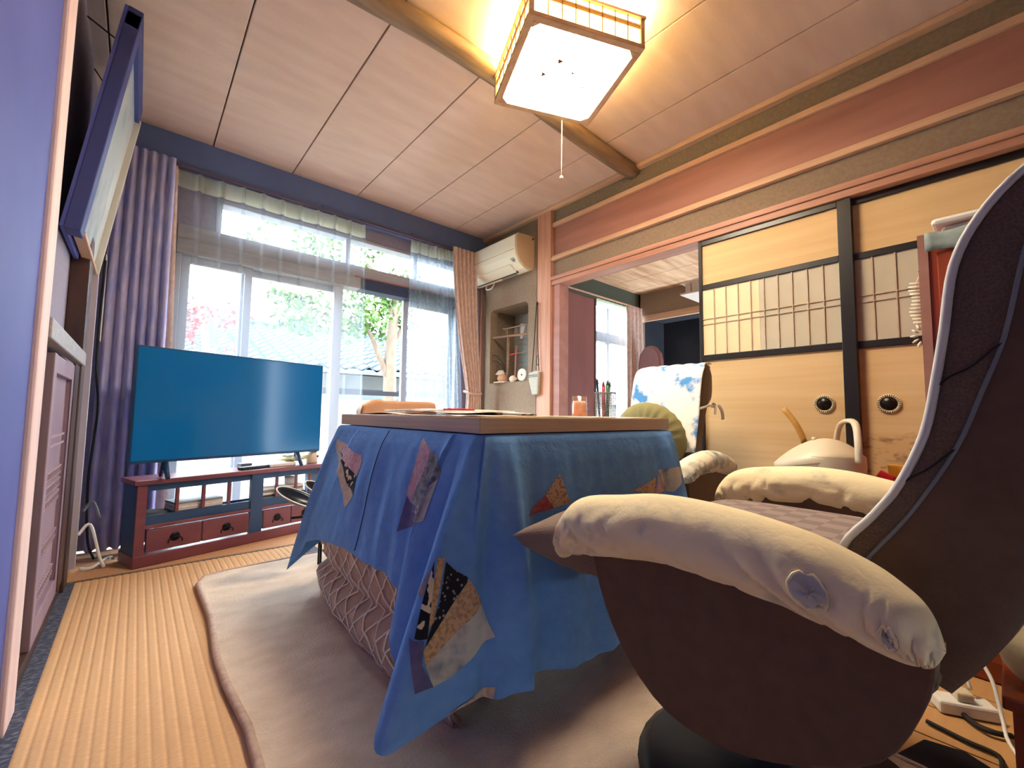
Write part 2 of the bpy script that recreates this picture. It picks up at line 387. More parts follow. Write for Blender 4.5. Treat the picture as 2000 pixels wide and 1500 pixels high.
# framed picture leaning out from the wall
fr = thing('framed_picture', 'wide framed picture under reflecting glass leaning out from the left wall', 'picture', (XL, 2.5, 1.4))
def tl(y, s, d):   # plane of the picture: y along, s up the tilted face, d thickness behind
    T = Vector((.105, 0, .79)).normalized(); Nn = Vector((T.z, 0, -T.x))
    return Vector((XL+.012, y, 1.405)) + T*s - Nn*d
def slab(mb, y0, y1, s0, s1, d0, d1):
    v = mb.verts([tl(y, s, d) for d in (d0, d1) for s in (s0, s1) for y in (y0, y1)])
    for f in ((0, 1, 3, 2), (4, 6, 7, 5), (0, 4, 5, 1), (2, 3, 7, 6), (0, 2, 6, 4), (1, 5, 7, 3)): mb.bm.faces.new([v[i] for i in f])
def slabo(n_, m, *a):
    q = MB(); slab(q, *a); obj(n_, q, m, fr, bevel=.003)
slabo('frame_side', navy_m, 2.12, 2.21, -.03, .86, -.004, .04)
slabo('frame_side', pale_m, 2.83, 2.85, -.012, .82, -.012, .03)
slabo('frame_bottom', trim_m, 2.21, 2.83, -.014, .0, -.008, .03)
slabo('frame_top', navy_m, 2.12, 2.85, .80, .88, -.005, .04)
bk = MB(); slab(bk, 2.122, 2.85, -.028, .878, .036, .05); obj('backing', bk, haze_wood, fr)
gl = MB(); slab(gl, 2.21, 2.83, .0, .80, .012, .02)
obj('picture_sheet', gl, mat('picture_glass_reflection', '#dce9ec', .15, '#a4c0d0', (20, 9, 4), (.5, .8), 5, spec=.7), fr)  # window reflection painted as a whitish base on the pane
for a_, b_ in ((2.25, 2.35), (2.8, 2.7)): obj('hanging_cord', MB().tube([tl(a_, .8, .05), (XL-.04, b_, 2.32)], .003, 5), strap_m, fr)

# ================================================================== window wall
ww = MB()
ww.box(XL-.4, .12, YW, YW+.12, 0, H); ww.box(2.18, 4.03, YW, YW+.12, 0, H); ww.box(.12, 2.18, YW, YW+.12, 2.1, H)
ww.box(5.0, 5.3, YW, YW+.12, 0, H); ww.box(4.03, 5.0, YW, YW+.12, 2.14, H)
struct('wall_back', ww, plasterb_m)
struct('wall_back_transom', B(.12, .31, YW+.01, YW+.09, 1.88, 2.1), plasterb_m)
w1 = struct('window_1', MB().box(.12, .15, YW, YW+.1, 0, 1.70).box(2.13, 2.18, YW, YW+.1, 0, 2.1).box(.12, 2.18, YW-.01, YW+.1, -.02, .04).box(.31, .34, YW, YW+.1, 1.88, 2.1).box(.31, 2.18, YW, YW+.1, 2.075, 2.1), sash_m, bevel=.003)
obj('lintel', B(.12, 1.245, YW-.02, YW+.1, 1.70, 1.79), lint_m, w1, bevel=.004)
obj('lintel', B(.12, 2.18, YW-.01, YW+.1, 1.79, 1.88), lint_m, w1, bevel=.004)
obj('lintel', B(1.245, 2.18, YW-.02, YW+.1, 1.70, 1.79), blind_m, w1, bevel=.004)
obj('batten', B(1.2, 2.18, YW-.03, YW-.012, 1.785, 1.795), redline_m, w1)
for x in (1.13, 1.70): obj('transom_bar', B(x, x+.035, YW+.01, YW+.09, 1.88, 2.08), sash_m, w1)
obj('transom_glass', B(.34, 2.13, YW+.045, YW+.05, 1.88, 2.08), glass_m, w1)
def sash(x0, x1, y):
    f = MB(); t = .045
    f.box(x0, x0+t, y, y+.03, .04, 1.70); f.box(x1-t, x1, y, y+.03, .04, 1.70); f.box(x0+t, x1-t, y, y+.03, .04, .12); f.box(x0+t, x1-t, y, y+.03, 1.655, 1.70)
    s = obj('sash', f, sash_m, w1, bevel=.003)
    obj('pane', B(x0+t, x1-t, y+.012, y+.017, .12, 1.655), glass_m, s)
sash(.15, .53, YW+.02); sash(.47, 1.13, YW+.055)
sash(1.64, 2.13, YW+.055)
obj('stile', B(1.06, 1.125, YW+.015, YW+.05, .04, 1.70), sash_m, w1)
# veranda rail outside
vr = thing('veranda_rail', 'dark metal handrail outside the open sliding window', 'railing', (1.5, 3.75, -.3))
obj('top_rail', B(-.2, 3.0, 3.72, 3.77, .905, .945), fence_m, vr)
obj('post', B(.9, .94, 3.73, 3.76, -.3, .91), fence_m, vr); obj('post', B(2.4, 2.44, 3.73, 3.76, -.3, .91), fence_m, vr)
# curtain rail and curtains
cr = thing('curtain_rail', 'long grey curtain rail along the top of the large window', 'curtain rail', (1.1, 3.14, 2.2))
obj('track', MB().box(-.17, 2.34, 3.135, 3.15, 2.185, 2.205).box(-.17, 2.34, 3.165, 3.18, 2.185, 2.205), rail_m, cr)
for x in (.1, .9, 1.6, 2.2): obj('bracket', B(x, x+.02, 3.13, 3.2, 2.195, 2.215), rail_m, cr)
def curtain(name, label, m, xt, xb, zt, zb, y, amp, n, grp=None, head=None, mid=None, sh=.0, seed=0):
    rnd = random.Random(seed); ph = [rnd.uniform(-.8, .8) for _ in range(n+2)]
    def fn(u, v, off=0):
        z = zt + (zb-zt)*v
        if mid:
            zm, a, b = mid
            if z > zm: t = ((zt-z)/(zt-zm))**1.6; x0 = xt[0]+(a-xt[0])*t; x1 = xt[1]+(b-xt[1])*t
            else: t = (zm-z)/(zm-zb); x0 = a+(xb[0]-a)*t; x1 = b+(xb[1]-b)*t
        else: x0 = xt[0]+(xb[0]-xt[0])*v; x1 = xt[1]+(xb[1]-xt[1])*v
        k = u*n; i = int(min(k, n-1)); p = ph[i]*(1-(k-i)) + ph[i+1]*(k-i)
        w_ = math.sin(2*PI*k + p*v*1.2)
        return Vector((x0+(x1-x0)*u + .3*amp*math.cos(2*PI*k)*.4, y + amp*w_*(.7+.3*v) + sh*math.sin(9*u+3*v), z + .004*math.sin(2*PI*k)))
    mb = MB(); mb.grid(fn, n*8, 24)
    o = obj(name, mb, m); tag(o, label, 'curtain', grp)
    if head:
        hb = MB(); hb.grid(lambda u, v: fn(u, v*.045) + Vector((0, -.002, 0)), n*8, 2)
        obj('heading', hb, head, o)
    return o
# flat sheer with sharp pinch pleats
def sheer(label, x0, x1, n, x0b=None, x1b=None, m=None, seed=1, zt=2.185):
    x0b = x0 if x0b is None else x0b; x1b = x1 if x1b is None else x1b; rnd = random.Random(seed)
    ofs = [rnd.uniform(-.012, .012) for _ in range(n+1)]
    def fn(u, v):
        k = u*n; i = round(k); d = k-i; s = math.exp(-(d*n_w)**2)
        x = (x0+(x1-x0)*u)*(1-v) + (x0b+(x1b-x0b)*u)*v + ofs[i]*v*s
        return Vector((x, 3.185 - .022*s*(1-.4*v) + .006*math.sin(14*u+5*v), zt + (.06-zt)*v))
    n_w = 9
    mb = MB(); mb.grid(fn, n*20, 14)
    o = obj('sheer_curtain', mb, m or sheer_m); tag(o, label, 'curtain')
    hb = MB(); hb.grid(lambda u, v: fn(u, v*.048)+Vector((0, -.0015, 0)), n*20, 1); obj('heading', hb, sheerb_m, o)
    for k in range(n+1):       # pinched pleat folds
        u = k/n; t = MB()
        t.grid(lambda a, b: fn(u, b) + Vector((a*.02-.01, -.012*math.sin(PI*a), 0)), 4, 14)
        obj('pleat', t, sheer_m, o)
    return o
sheer('wide white sheer curtain across the left two thirds of the big window', .095, 1.24, 10, .10, 1.25)
sheer('narrow white sheer curtain right of the open gap in the big window', 1.62, 1.95, 4, 1.63, 2.0, sheer2_m, 5)
curtain('sheer_curtain', 'bunched white sheer curtain beside the tied mauve curtain', sheer2_m, (1.90, 2.06), (2.0, 2.2), 2.185, .06, 3.17, .022, 5, head=sheerb_m, seed=4)
curtain('thick_curtain', 'thick patterned curtain tinted with blue haze hanging left behind the television', curtL_m, (-.17, .085), (-.18, .10), 2.2, .03, 3.09, .026, 6, seed=2)
curtain('thick_curtain', 'plain pinkish curtain edge beside the sheer, behind the television', curtR_m, (.055, .10), (.06, .16), 2.19, .03, 3.15, .012, 1, seed=3)
curtain('thick_curtain', 'mauve grey patterned curtain tied back left of the air conditioner', curtR_m, (1.98, 2.235), (2.10, 2.32), 2.2, .03, 3.09, .02, 6, mid=(.92, 2.16, 2.30), seed=6)
tb = MB(); tb.tube([(2.15, 3.13, .95), (2.17, 3.08, .93), (2.24, 3.075, .92), (2.31, 3.09, .93), (2.32, 3.14, .95)], .012, 8, flat=1)
tag(obj('curtain_tieback', tb, curtR_m), 'mauve cloth tieback round the waist of the tied curtain', 'tieback')

# ================================================================== right wall with lintels, post, niche
YP0, YP1 = 2.31, 2.50
NY0, NY1, NZ0, NZ1 = 2.60, 3.11, 1.03, 1.705
rw = MB()
rw.box(XR, XR+.08, NY1, YW, 0, 2.27); rw.box(XR, XR+.08, YP1, NY0, 0, 2.27)
rw.box(XR, XR+.08, NY0, NY1, 0, NZ0); rw.box(XR, XR+.08, NY0, NY1, NZ1, 2.27)
c = .045
for (y, z, sy, sz) in ((NY0, NZ0, 0, 0), (NY0, NZ1, 0, 1), (NY1, NZ1, 1, 1), (NY1, NZ0, 1, 0)):
    dy = -1 if sy else 1; dz = -1 if sz else 1
    if sz: rw.prism([(y, z), (y+dy*c, z), (y+dy*c*.3, z+dz*c*.3), (y, z+dz*c)], XR, XR+.08, 'x')
wr = struct('wall_right', rw, plaster_m)
obj('niche_lining', MB().box(XR+.08, XR+.30, NY0-.02, NY0, NZ0-.02, NZ1+.02).box(XR+.08, XR+.30, NY1, NY1+.02, NZ0-.02, NZ1+.02).box(XR+.0801, XR+.30, NY0, NY1, NZ0-.02, NZ0).box(XR+.0801, XR+.30, NY0, NY1, NZ1, NZ1+.02), plasterd_m, wr)
obj('niche_back', B(XR+.30, XR+.31, NY0-.02, NY1+.02, NZ0-.02, NZ1+.02), niche_m, wr)
struct('wall_right_upper', MB().box(XR, XR+.08, YB, YW, 2.27, H), plasterd_m)
struct('trim_7', B(XR-.02, XR+.08, YB, YP0, 2.235, 2.268), trim_m, bevel=.003)
struct('trim_8', B(XR-.0, XR+.08, YB, YP0, 2.0, 2.235), red_wood)
struct('trim_9', MB().box(XR-.03, XR+.08, YB, YP0, 1.962, 1.985).box(XR-.022, XR+.08, YB, YP0, 1.985, 2.0), trim_m, bevel=.003)
struct('wall_right_band', B(XR, XR+.08, YB, YP0, 1.83, 1.962), plaster_m)
struct('trim_10', MB().box(XR-.035, XR+.09, YB, YP0+.01, 1.80, 1.83).box(XR-.025, XR+.09, YB, YP0, 1.765, 1.80), kamoi_m, bevel=.003)
struct('trim_11', B(XR-.035, XR+.085, YP0, YP1-.04, 0, 2.38), post_m, bevel=.004)
struct('trim_12', B(XR-.012, XR+.09, 2.235, 2.31, 0, 1.765), red_wood)
struct('wall_right_rear', B(XR, XR+.08, YB, -.45, 0, 1.765), plaster_m)
struct('wall_front', B(XL-.4, X2+.3, YB-.1, YB, 0, H), plaster_m)
# fusuma doors
def fusuma(n, x, y0, y1, lit_from, ny, hy):
    t = .032
    d = struct('door_%d' % n, B(x, x+.012, y0+.01, y1-.01, .02, 1.75), paper_m)
    obj('stile', B(x-.012, x+.02, y0, y0+t, .01, 1.765), black_lac, d, bevel=.002)
    obj('stile', B(x-.012, x+.02, y1-t*.6, y1, .01, 1.765), black_lac, d, bevel=.002)
    for z0, z1 in ((1.735, 1.765), (1.475, 1.505), (1.068, 1.10), (.01, .04)):
        obj('rail', B(x-.011, x+.019, y0+t, y1-t*.6, z0, z1), black_lac, d, bevel=.002)
    a, b = y0+t, y1-t*.6
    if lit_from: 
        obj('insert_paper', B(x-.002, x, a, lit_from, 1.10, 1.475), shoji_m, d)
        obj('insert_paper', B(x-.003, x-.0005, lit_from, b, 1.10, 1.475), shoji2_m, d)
    else: obj('insert_paper', B(x-.002, x, a, b, 1.10, 1.475), shoji_m, d)
    for k in range(1, ny):
        y = a+(b-a)*k/ny; obj('lattice_bar', B(x-.008, x-.001, y-.0025, y+.0025, 1.10, 1.475), kumiko_m, d)
    for z in (1.275, 1.305): obj('lattice_bar', B(x-.0085, x-.0015, a, b, z-.002, z+.002), kumiko_m, d)
    hd = MB(); hd.lathe([(.0, .003), (.030, .003), (.031, .006)], (x-.009, hy, .818), 28, 'x')
    h = obj('handle', hd, hikite_m, d)
    rm = MB(); rm.lathe([(.029, .0), (.031, -.004), (.040, -.004), (.042, 0), (.042, .01)], (x-.004, hy, .818), 28, 'x'); obj('handle_rim', rm, hikite_r, h)
    tk = MB()
    for k in range(30):
        q = 2*PI*k/30; cc, ss = math.cos(q), math.sin(q)
        tk.tube([(x-.0085, hy+.031*cc, .818+.031*ss), (x-.0085, hy+.040*cc, .818+.040*ss)], .0014, 4)
    obj('handle_rim_notches', tk, hikite_m, h)
    return d
fusuma(1, XR+.0, .455, 1.145, .83, 10, .565)
fusuma(2, XR+.028, -.43, .47, None, 11, .34)
obj('cover_strip', B(XR-.016, XR+.046, .435, .458, .01, 1.765), black_lac, bpy.data.objects['door_2'])
ink_m = mat('ink_cloud_print', '#cdaa7a', .85, '#9c7a58', (22, 22, 40), (.5, .66), 6)
obj('ink_cloud_print', MB().prism([(.44, .50), (.20, .50), (.20, .66), (.27, .70), (.34, .67), (.40, .69), (.44, .64)], XR+.0272, XR+.0282, 'x'), ink_m, bpy.data.objects['door_2'])
tp = MB(); tp.grid(lambda u, v: Vector((XR-.003, .737-.085*u**.9+.022*(v-.5)-.01*math.sin(3*u), .80-.165*u-.016*(v-.5))), 8, 2)
tag(obj('tape_strip', tp, tape_m, solid=.001), 'peeling brown tape strip stuck on the left sliding door', 'tape')

# ================================================================== second room
c2 = struct('ceiling_2', B(XR+.08, X2+.3, YB, YW+.2, H2+.03, H2+.1), dark_wood)
for i in range(7):
    a = XR+.08+i*.37; obj('ceiling_board', B(a+.002, a+.368, -1, YW+.1, H2, H2+.03), ceil2_m, c2, bevel=.004)
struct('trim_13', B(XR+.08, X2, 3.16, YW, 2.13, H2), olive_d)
struct('wall_far', MB().box(X2, X2+.1, YB, YW, 2.06, H).box(X2, X2+.1, 3.14, YW, 0, H), plaster_m)
struct('trim_15', B(X2-.02, X2+.02, YB, 3.14, 1.98, 2.06), trim_m, bevel=.003)
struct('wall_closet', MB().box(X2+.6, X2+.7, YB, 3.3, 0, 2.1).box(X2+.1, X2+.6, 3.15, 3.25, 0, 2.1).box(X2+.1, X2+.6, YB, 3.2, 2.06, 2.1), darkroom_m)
pn = thing('wooden_shutter_panel', 'flat red brown wooden panel between the post and the far window', 'panel', (3.3, 3.2, 0))
obj('board', B(XR+.09, 3.40, 3.17, 3.20, 0, 2.13), red_wood2, pn)
obj('board', B(3.405, 4.03, 3.165, 3.195, 0, 2.13), red_wood2, pn)
obj('edge_batten', B(4.015, 4.035, 3.155, 3.165, 0, 2.13), dark_wood, pn)
obj('edge_batten', B(3.34, 3.40, 3.15, 3.165, 0, 2.13), red_wood, pn)
w2 = struct('window_2', MB().box(4.03, 4.06, YW, YW+.08, 0, 2.14).box(4.97, 5.0, YW, YW+.08, 0, 2.14).box(4.06, 4.97, YW, YW+.08, 1.66, 1.78).box(4.06, 4.97, YW, YW+.08, -.02, .04), sash_m)
obj('stile', B(4.40, 4.44, YW+.02, YW+.06, .04, 2.13), sash_m, w2)
obj('pane', B(4.06, 4.97, YW+.035, YW+.04, .04, 2.13), glass_m, w2)
r2_ = thing('curtain_rail', 'thin pale curtain rail above the far room window', 'curtain rail', (4.2, 3.12, 2.15))
obj('track', B(3.3, 4.93, 3.10, 3.115, 2.145, 2.16), trim_m, r2_)
curtain('sheer_curtain', 'pale sheer curtain on the far room window', sheer_m, (4.02, 4.62), (4.05, 4.7), 2.14, .05, 3.14, .02, 7, head=sheerb_m, seed=9)
curtain('thick_curtain', 'mauve curtain at the right of the far room window', curtR_m, (4.58, 4.9), (4.55, 5.0), 2.15, .05, 3.10, .035, 4, seed=8)
lp2 = thing('pendant_lamp', 'small white lattice pendant lamp half hidden by the sliding door edge', 'lamp', (3.62, 1.62, 1.8))
obj('shade', B(3.42, 3.82, 1.42, 1.74, 1.78, 1.86), white_m, lp2)
obj('rim', MB().box(3.38, 3.86, 1.38, 1.77, 1.86, 1.875).box(3.38, 3.86, 1.38, 1.77, 1.765, 1.78), white_m, lp2, bevel=.003)
for k in range(6): obj('lattice_bar', B(3.45+k*.065, 3.458+k*.065, 1.741, 1.746, 1.78, 1.86), kumiko_m, lp2)
for k in range(4): obj('lattice_bar', B(3.414, 3.419, 1.46+k*.075, 1.468+k*.075, 1.78, 1.86), kumiko_m, lp2)
obj('cord', MB().tube([(3.62, 1.58, 1.87), (3.62, 1.58, H2)], .006, 6), white_m, lp2)
bp = MB(); bp.lathe([(.0, .0), (.16, .0), (.17, .1), (.17, .5), (.155, .62), (.11, .70), (.05, .735), (0, .74)], (4.75, 2.88, .0), 20, sx=.6)
sk = thing('rounded_backrest', 'brown rounded chair backrest beside the far curtain, before the dark doorway', 'chair', (4.75, 2.88, 0))
obj('padded_back', MB().prism([(2.72, .6), (2.72, 1.42), (2.74, 1.52), (2.80, 1.60), (2.88, 1.63), (2.96, 1.60), (3.02, 1.52), (3.04, 1.42), (3.04, .6)], 4.72, 4.80, 'x'), orange_m if False else red_wood2, sk, bevel=.03)
obj('seat', B(4.4, 4.8, 2.66, 3.06, .42, .5), red_wood2, sk, bevel=.03)
bp.bm.free()
for x, y in ((4.44, 2.70), (4.44, 3.0), (4.76, 2.70), (4.76, 3.0)): obj('leg', MB().tube([(x, y, -.03), (x, y, .43)], .018, 8), dark_wood, sk)

# ================================================================== air conditioner
ac = thing('air_conditioner', 'cream wall air conditioner above the niche', 'air conditioner', (XR, 2.85, 1.96))
ay0, ay1 = 2.53, 3.24
prof = [(XR, 1.955), (XR-.05, 1.93), (XR-.11, 1.945), (XR-.165, 1.985), (XR-.20, 2.04), (XR-.208, 2.10), (XR-.205, 2.20), (XR-.17, 2.225), (XR-.05, 2.235), (XR, 2.235)]
obj('housing', MB().prism([(a, b) for a, b in prof], ay0+.012, ay1, 'y'), ac_m, ac, bevel=.006)
obj('side_cover', MB().prism([(a, b) for a, b in [(XR, 1.965), (XR-.05, 1.945), (XR-.105, 1.955), (XR-.155, 1.99), (XR-.19, 2.045), (XR-.197, 2.10), (XR-.194, 2.195), (XR-.165, 2.218), (XR-.05, 2.227), (XR, 2.228)]], ay0, ay0+.011, 'y'), acs_m, ac, bevel=.004)
obj('louver', MB().prism([(XR-.10, 1.932), (XR-.168, 1.972), (XR-.176, 1.978), (XR-.172, 1.986), (XR-.10, 1.944)], ay0+.11, ay1-.05, 'y'), ac_m, ac, bevel=.002)
obj('air_slot', MB().prism([(XR-.085, 1.930), (XR-.106, 1.938), (XR-.104, 1.946), (XR-.085, 1.938)], ay0+.10, ay1-.05, 'y'), ac_d, ac)
obj('panel_groove', MB().box(XR-.2085, XR-.2, ay0+.03, ay1-.02, 2.083, 2.088), acs_m, ac)
tx = MB()
for (s, y) in ((.35, .05), (.35, .075), (.5, .04), (.5, .055), (.5, .07), (.65, .045), (.65, .06)):
    x = XR-.20+.045*s+.0; z = 2.04-.07*s; tx.box(x-.008, x-.003, ay0+y, ay0+y+.009, z-.004, z+.004)
tx.box(XR-.166, XR-.155, ay0+.04, ay0+.054, 1.985, 1.992)
obj('indicator_print', tx, ac_g, ac)
obj('caution_label', MB().prism([(XR-.05, 1.9285), (XR-.08, 1.9345), (XR-.08, 1.9365), (XR-.05, 1.932)], ay0+.14, ay0+.34, 'y'), ac_g, ac)
obj('screw_cap', MB().lathe([(0, -.004), (.009, -.004), (.01, 0)], (XR-.02, ay0-.0, 2.205), 12, 'y'), ac_d, ac)
obj('drain_hose', MB().tube(smoothpts([(XR-.02, 3.14, 1.96), (XR-.05, 3.12, 1.90), (XR-.05, 3.05, 1.89), (XR-.03, 3.03, 1.93), (XR-.03, 3.03, 1.955)], 4), .006, 8), white_m, ac)
pp = MB(); pp.tube([(XR-.04, 3.20, 1.95), (XR-.04, 3.2, .06)], .012, 8)
tag(obj('refrigerant_pipe', pp, red_wood), 'thin brown pipe running down the corner behind the tied curtain', 'pipe')

# niche contents -----------------------------------------------------
nx = XR+.03
sh = thing('bamboo_shelf_rack', 'small bamboo rack with a railing standing in the wall niche', 'rack', (nx, 2.85, NZ0))
obj('shelf', MB().tube([(nx, 3.10, 1.455), (nx, 2.61, 1.43)], .010, 8), bamboo_m, sh)
obj('top_rail', MB().tube(smoothpts([(nx, 2.965, 1.525), (nx, 2.93, 1.515), (nx, 2.8, 1.515), (nx, 2.61, 1.515)], 4), .006, 8), bamboo_m, sh)
for y in (2.92, 2.90, 2.80, 2.775, 2.66): obj('baluster', MB().tube([(nx, y, 1.445), (nx, y, 1.515)], .004, 6), bamboo_m, sh)
obj('upright', MB().tube([(nx, 2.895, NZ0), (nx, 2.895, 1.44)], .007, 8), bamboo_m, sh)
obj('upright', MB().tube([(nx+.03, 2.912, NZ0), (nx+.03, 2.912, 1.44)], .006, 8), bamboo_m, sh)
for r in (.17, .12):
    pa = [(nx-.01, 2.905+r*(1-math.cos(a)) if False else 2.905+.19*(1-math.cos(a)), NZ0+.02+(r+.07)*math.sin(a)*1.0) for a in [i*PI/2/8 for i in range(9)]]
    tag(obj('wire_hoop', MB().tube(pa, .003, 6), iron_m), 'taller curved wire hoop in the wall niche' if r == .17 else 'shorter curved wire hoop in the wall niche', 'hoop')
bs = thing('bamboo_flute_stand', 'upright reddish bamboo stick with a red tie in the niche', 'bamboo stick', (nx, 2.775, NZ0))
obj('stick', MB().tube([(nx-.01, 2.775, NZ0), (nx-.01, 2.768, 1.345)], .009, 8), red_wood, bs)
obj('red_tie', MB().tube([(nx-.02, 2.84, 1.27), (nx-.02, 2.76, 1.275)], .006, 6), red_m, bs)
obj('cross_stick', MB().tube([(nx-.02, 2.76, 1.275), (nx-.02, 2.62, 1.275)], .003, 6), bamboo_m, bs)
dl = thing('round_dial', 'round white ceramic disc with a dark centre hole leaning in the niche', 'dish', (nx, 2.68, NZ0))
obj('disc', MB().lathe([(0, -.006), (.035, -.005), (.04, -.009), (.052, -.008), (.054, 0), (.05, .006), (0, .006)], (nx-.025, 2.672, NZ0+.055), 28, 'x'), clay_m, dl)
obj('centre_hole', MB().lathe([(0, -.003), (.007, -.003), (.008, .002)], (nx-.031, 2.672, NZ0+.055), 14, 'x'), iron_m, dl)
tag(obj('round_pot', MB().lathe([(0, 0), (.025, 0), (.038, .018), (.038, .035), (.025, .052), (.008, .058), (0, .058)], (nx-.01, 2.80, NZ0), 18), clay_m), 'small round cream pot between the hoops and the disc', 'pot')
bk_ = thing('peach_figurine', 'small peach pot figurine wearing a grey hat in the niche corner', 'figurine', (nx, 2.95, NZ0))
obj('body', MB().lathe([(0, .01), (.04, .012), (.052, .035), (.045, .06), (.03, .075), (0, .078)], (nx-.01, 2.945, NZ0), 18), terra_m, bk_)
obj('hat', MB().lathe([(0, .115), (.03, .11), (.045, .09), (.055, .078), (.04, .07), (0, .07)], (nx-.01, 2.965, NZ0), 18), clay_m, bk_)
obj('plate', B(nx-.05, nx+.03, 2.88, 3.03, NZ0, NZ0+.012), clay_m, bk_, bevel=.004)
tag(obj('niche_reflection', MB().prism([(3.02, 1.47), (3.02, 1.62), (2.95, 1.60), (2.99, 1.47)], XR+.29, XR+.294, 'x'), whitep), 'bright slanted slip imitating a reflection at the back of the niche', 'paper')  # added slip, a bright reflection painted as a white shape
tag(obj('niche_reflection', MB().prism([(2.61, 1.10), (2.61, 1.40), (2.63, 1.38), (2.66, 1.20), (2.68, 1.10)], XR+.29, XR+.294, 'x'), whitep), 'white slip imitating a reflection at the niche right edge', 'paper')  # second added slip, also standing in for reflected brightness
# pouch on the post
px = XR-.05
pc = thing('shoulder_pouch', 'grey canvas pouch hanging by a thin black strap on the wooden post', 'bag', (px, 2.45, .91))
pb = MB(); pb.prism([(2.475, .905), (2.41, .91), (2.40, 1.09), (2.435, 1.10), (2.515, 1.085), (2.515, 1.03)], px-.02, px+.008, 'x')
obj('pouch_body', pb, pouch_m, pc, bevel=.008)
obj('zip', MB().box(px-.0225, px-.02, 2.41, 2.51, 1.062, 1.066).box(px-.0225, px-.02, 2.41, 2.51, 1.05, 1.053), strap_m, pc)
obj('strap', MB().tube(smoothpts([(px, 2.495, 1.09), (px, 2.475, 1.3), (px, 2.45, 1.62), (px, 2.443, 1.645), (px, 2.435, 1.62), (px, 2.43, 1.3), (px, 2.415, 1.1)], 5), .0035, 6), strap_m, pc)
obj('wrist_loop', MB().tube([(px-.006, 2.425+.012*math.sin(a), 1.18+.04*math.cos(a)) for a in [i*2*PI/14 for i in range(14)]], .0025, 6, closed=True), strap_m, pc)
obj('hook', MB().tube([(px+.015, 2.443, 1.64), (px-.006, 2.443, 1.635)], .004, 6), iron_m, pc)

# ================================================================== ceiling lamp
lc = (1.31, 1.2, 2.2); LM = frame_at(lc, -23.3); S = .243
lamp = thing('ceiling_lamp', 'square wooden framed ceiling lamp glowing warm white with a pull cord', 'lamp', lc)
def lbx(*a): return B(*a, R=LM)
fm = MB()
for a in ((-S, S, -S, -S+.026), (-S, S, S-.026, S), (-S, -S+.026, -S+.026, S-.026), (S-.026, S, -S+.026, S-.026)): fm.box(*a, 0, .018, R=LM)
for sx in (-1, 1):
    for sy in (-1, 1):
        fm.prism([(sx*(S-.026), sy*(S-.026)), (sx*(S-.055), sy*(S-.026)), (sx*(S-.026), sy*(S-.055))], 0, .016, 'z', R=LM)
obj('bottom_frame', fm, lampwood, lamp, bevel=.002)
for sx in (-1, 1):
    for sy in (-1, 1):
        x0, x1 = sorted((sx*S, sx*(S-.018))); y0, y1 = sorted((sy*S, sy*(S-.018)))
        obj('corner_post', lbx(x0, x1, y0, y1, .018, .125), lampwood, lamp, bevel=.002)
tf = MB()
for a in ((-S-.004, S+.004, -S-.004, -S+.02), (-S-.004, S+.004, S-.02, S+.004), (-S-.004, -S+.02, -S+.02, S-.02), (S-.02, S+.004, -S+.02, S-.02)): tf.box(*a, .125, .135, R=LM)
obj('top_frame', tf, lampwood, lamp)
obj('bottom_panel', lbx(-S+.02, S-.02, -S+.02, S-.02, .010, .013), lamp_e, lamp)
for k in range(4):
    RR = LM @ Matrix.Rotation(k*PI/2, 4, 'Z')
    sp = obj('side_paper', B(-S+.018, S-.018, -S+.008, -S+.011, .018, .125, R=RR), lamp_s, lamp)
    for q in range(1, 8):
        x = -S+.018+(2*S-.036)*q/8; obj('lattice_bar', B(x-.0015, x+.0015, -S+.004, -S+.0085, .018, .125, R=RR), kum_d, sp)
    for z in (.085, .092, .099): obj('lattice_bar', B(-S+.018, S-.018, -S+.0035, -S+.008, z-.0012, z+.0012, R=RR), kum_d, sp)
obj('ceiling_mount', XF(MB().lathe([(0, .135), (.10, .135), (.12, .16), (.12, .2)], (0, 0, 0), 24), LM), white_m, lamp)
for (u, v, s_) in ((-.10, .0, .024), (.02, -.04, .016), (-.06, -.085, .026), (.10, .02, .012)):
    obj('screw_tab', MB().prism([(u, v), (u+s_, v+.3*s_), (u+.3*s_, v+s_)], .006, .009, 'z', R=LM), kum_d, lamp)
cd = MB(); cd.tube([(1.497, 1.38, 2.215), (1.499, 1.383, 1.915)], .0018, 6); obj('pull_cord', cd, white_m, lamp)
kb = MB(); kb.lathe([(0, -.010), (.007, -.007), (.010, 0), (.007, .007), (0, .010)], (1.499, 1.383, 1.907), 12); obj('pull_knob', kb, lampwood, lamp)

# ================================================================== tv stand and tv
SO = (.022, 2.742, 0); SM = frame_at(SO, 15); SW, SD, SH = .97, .20, .412
SD, SW = .20, .97
st = thing('tv_stand', 'low dark red wooden television stand with open slatted shelf and drawers', 'tv stand', SO)
def sbx(*a): return B(*a, R=SM)
obj('top_board', sbx(-.015, SW+.015, -.01, SD, SH-.024, SH), stand_m, st, bevel=.004)
obj('side_panel', sbx(0, .022, .012, SD-.01, .05, SH-.024), standd_m, st)
obj('side_panel', sbx(SW-.022, SW, .012, SD-.01, .05, SH-.024), standd_m, st)
obj('plinth', sbx(-.005, SW+.005, -.012, SD, 0, .055), stand_m, st, bevel=.004)
obj('shelf_board', sbx(.022, SW-.022, .0, SD-.01, .175, .192), stand_m, st, bevel=.003)
obj('lower_rail', sbx(.03, SW-.03, .01, .03, .192, .235), standd_m, st)
obj('upper_rail', sbx(.03, SW-.03, .01, .03, .355, SH-.024), standd_m, st)
obj('front_post', sbx(.0, .038, .0, .02, .05, SH-.024), stand_m, st)
obj('front_post', sbx(.515, .58, -.002, .025, .05, SH-.024), standd_m, st)
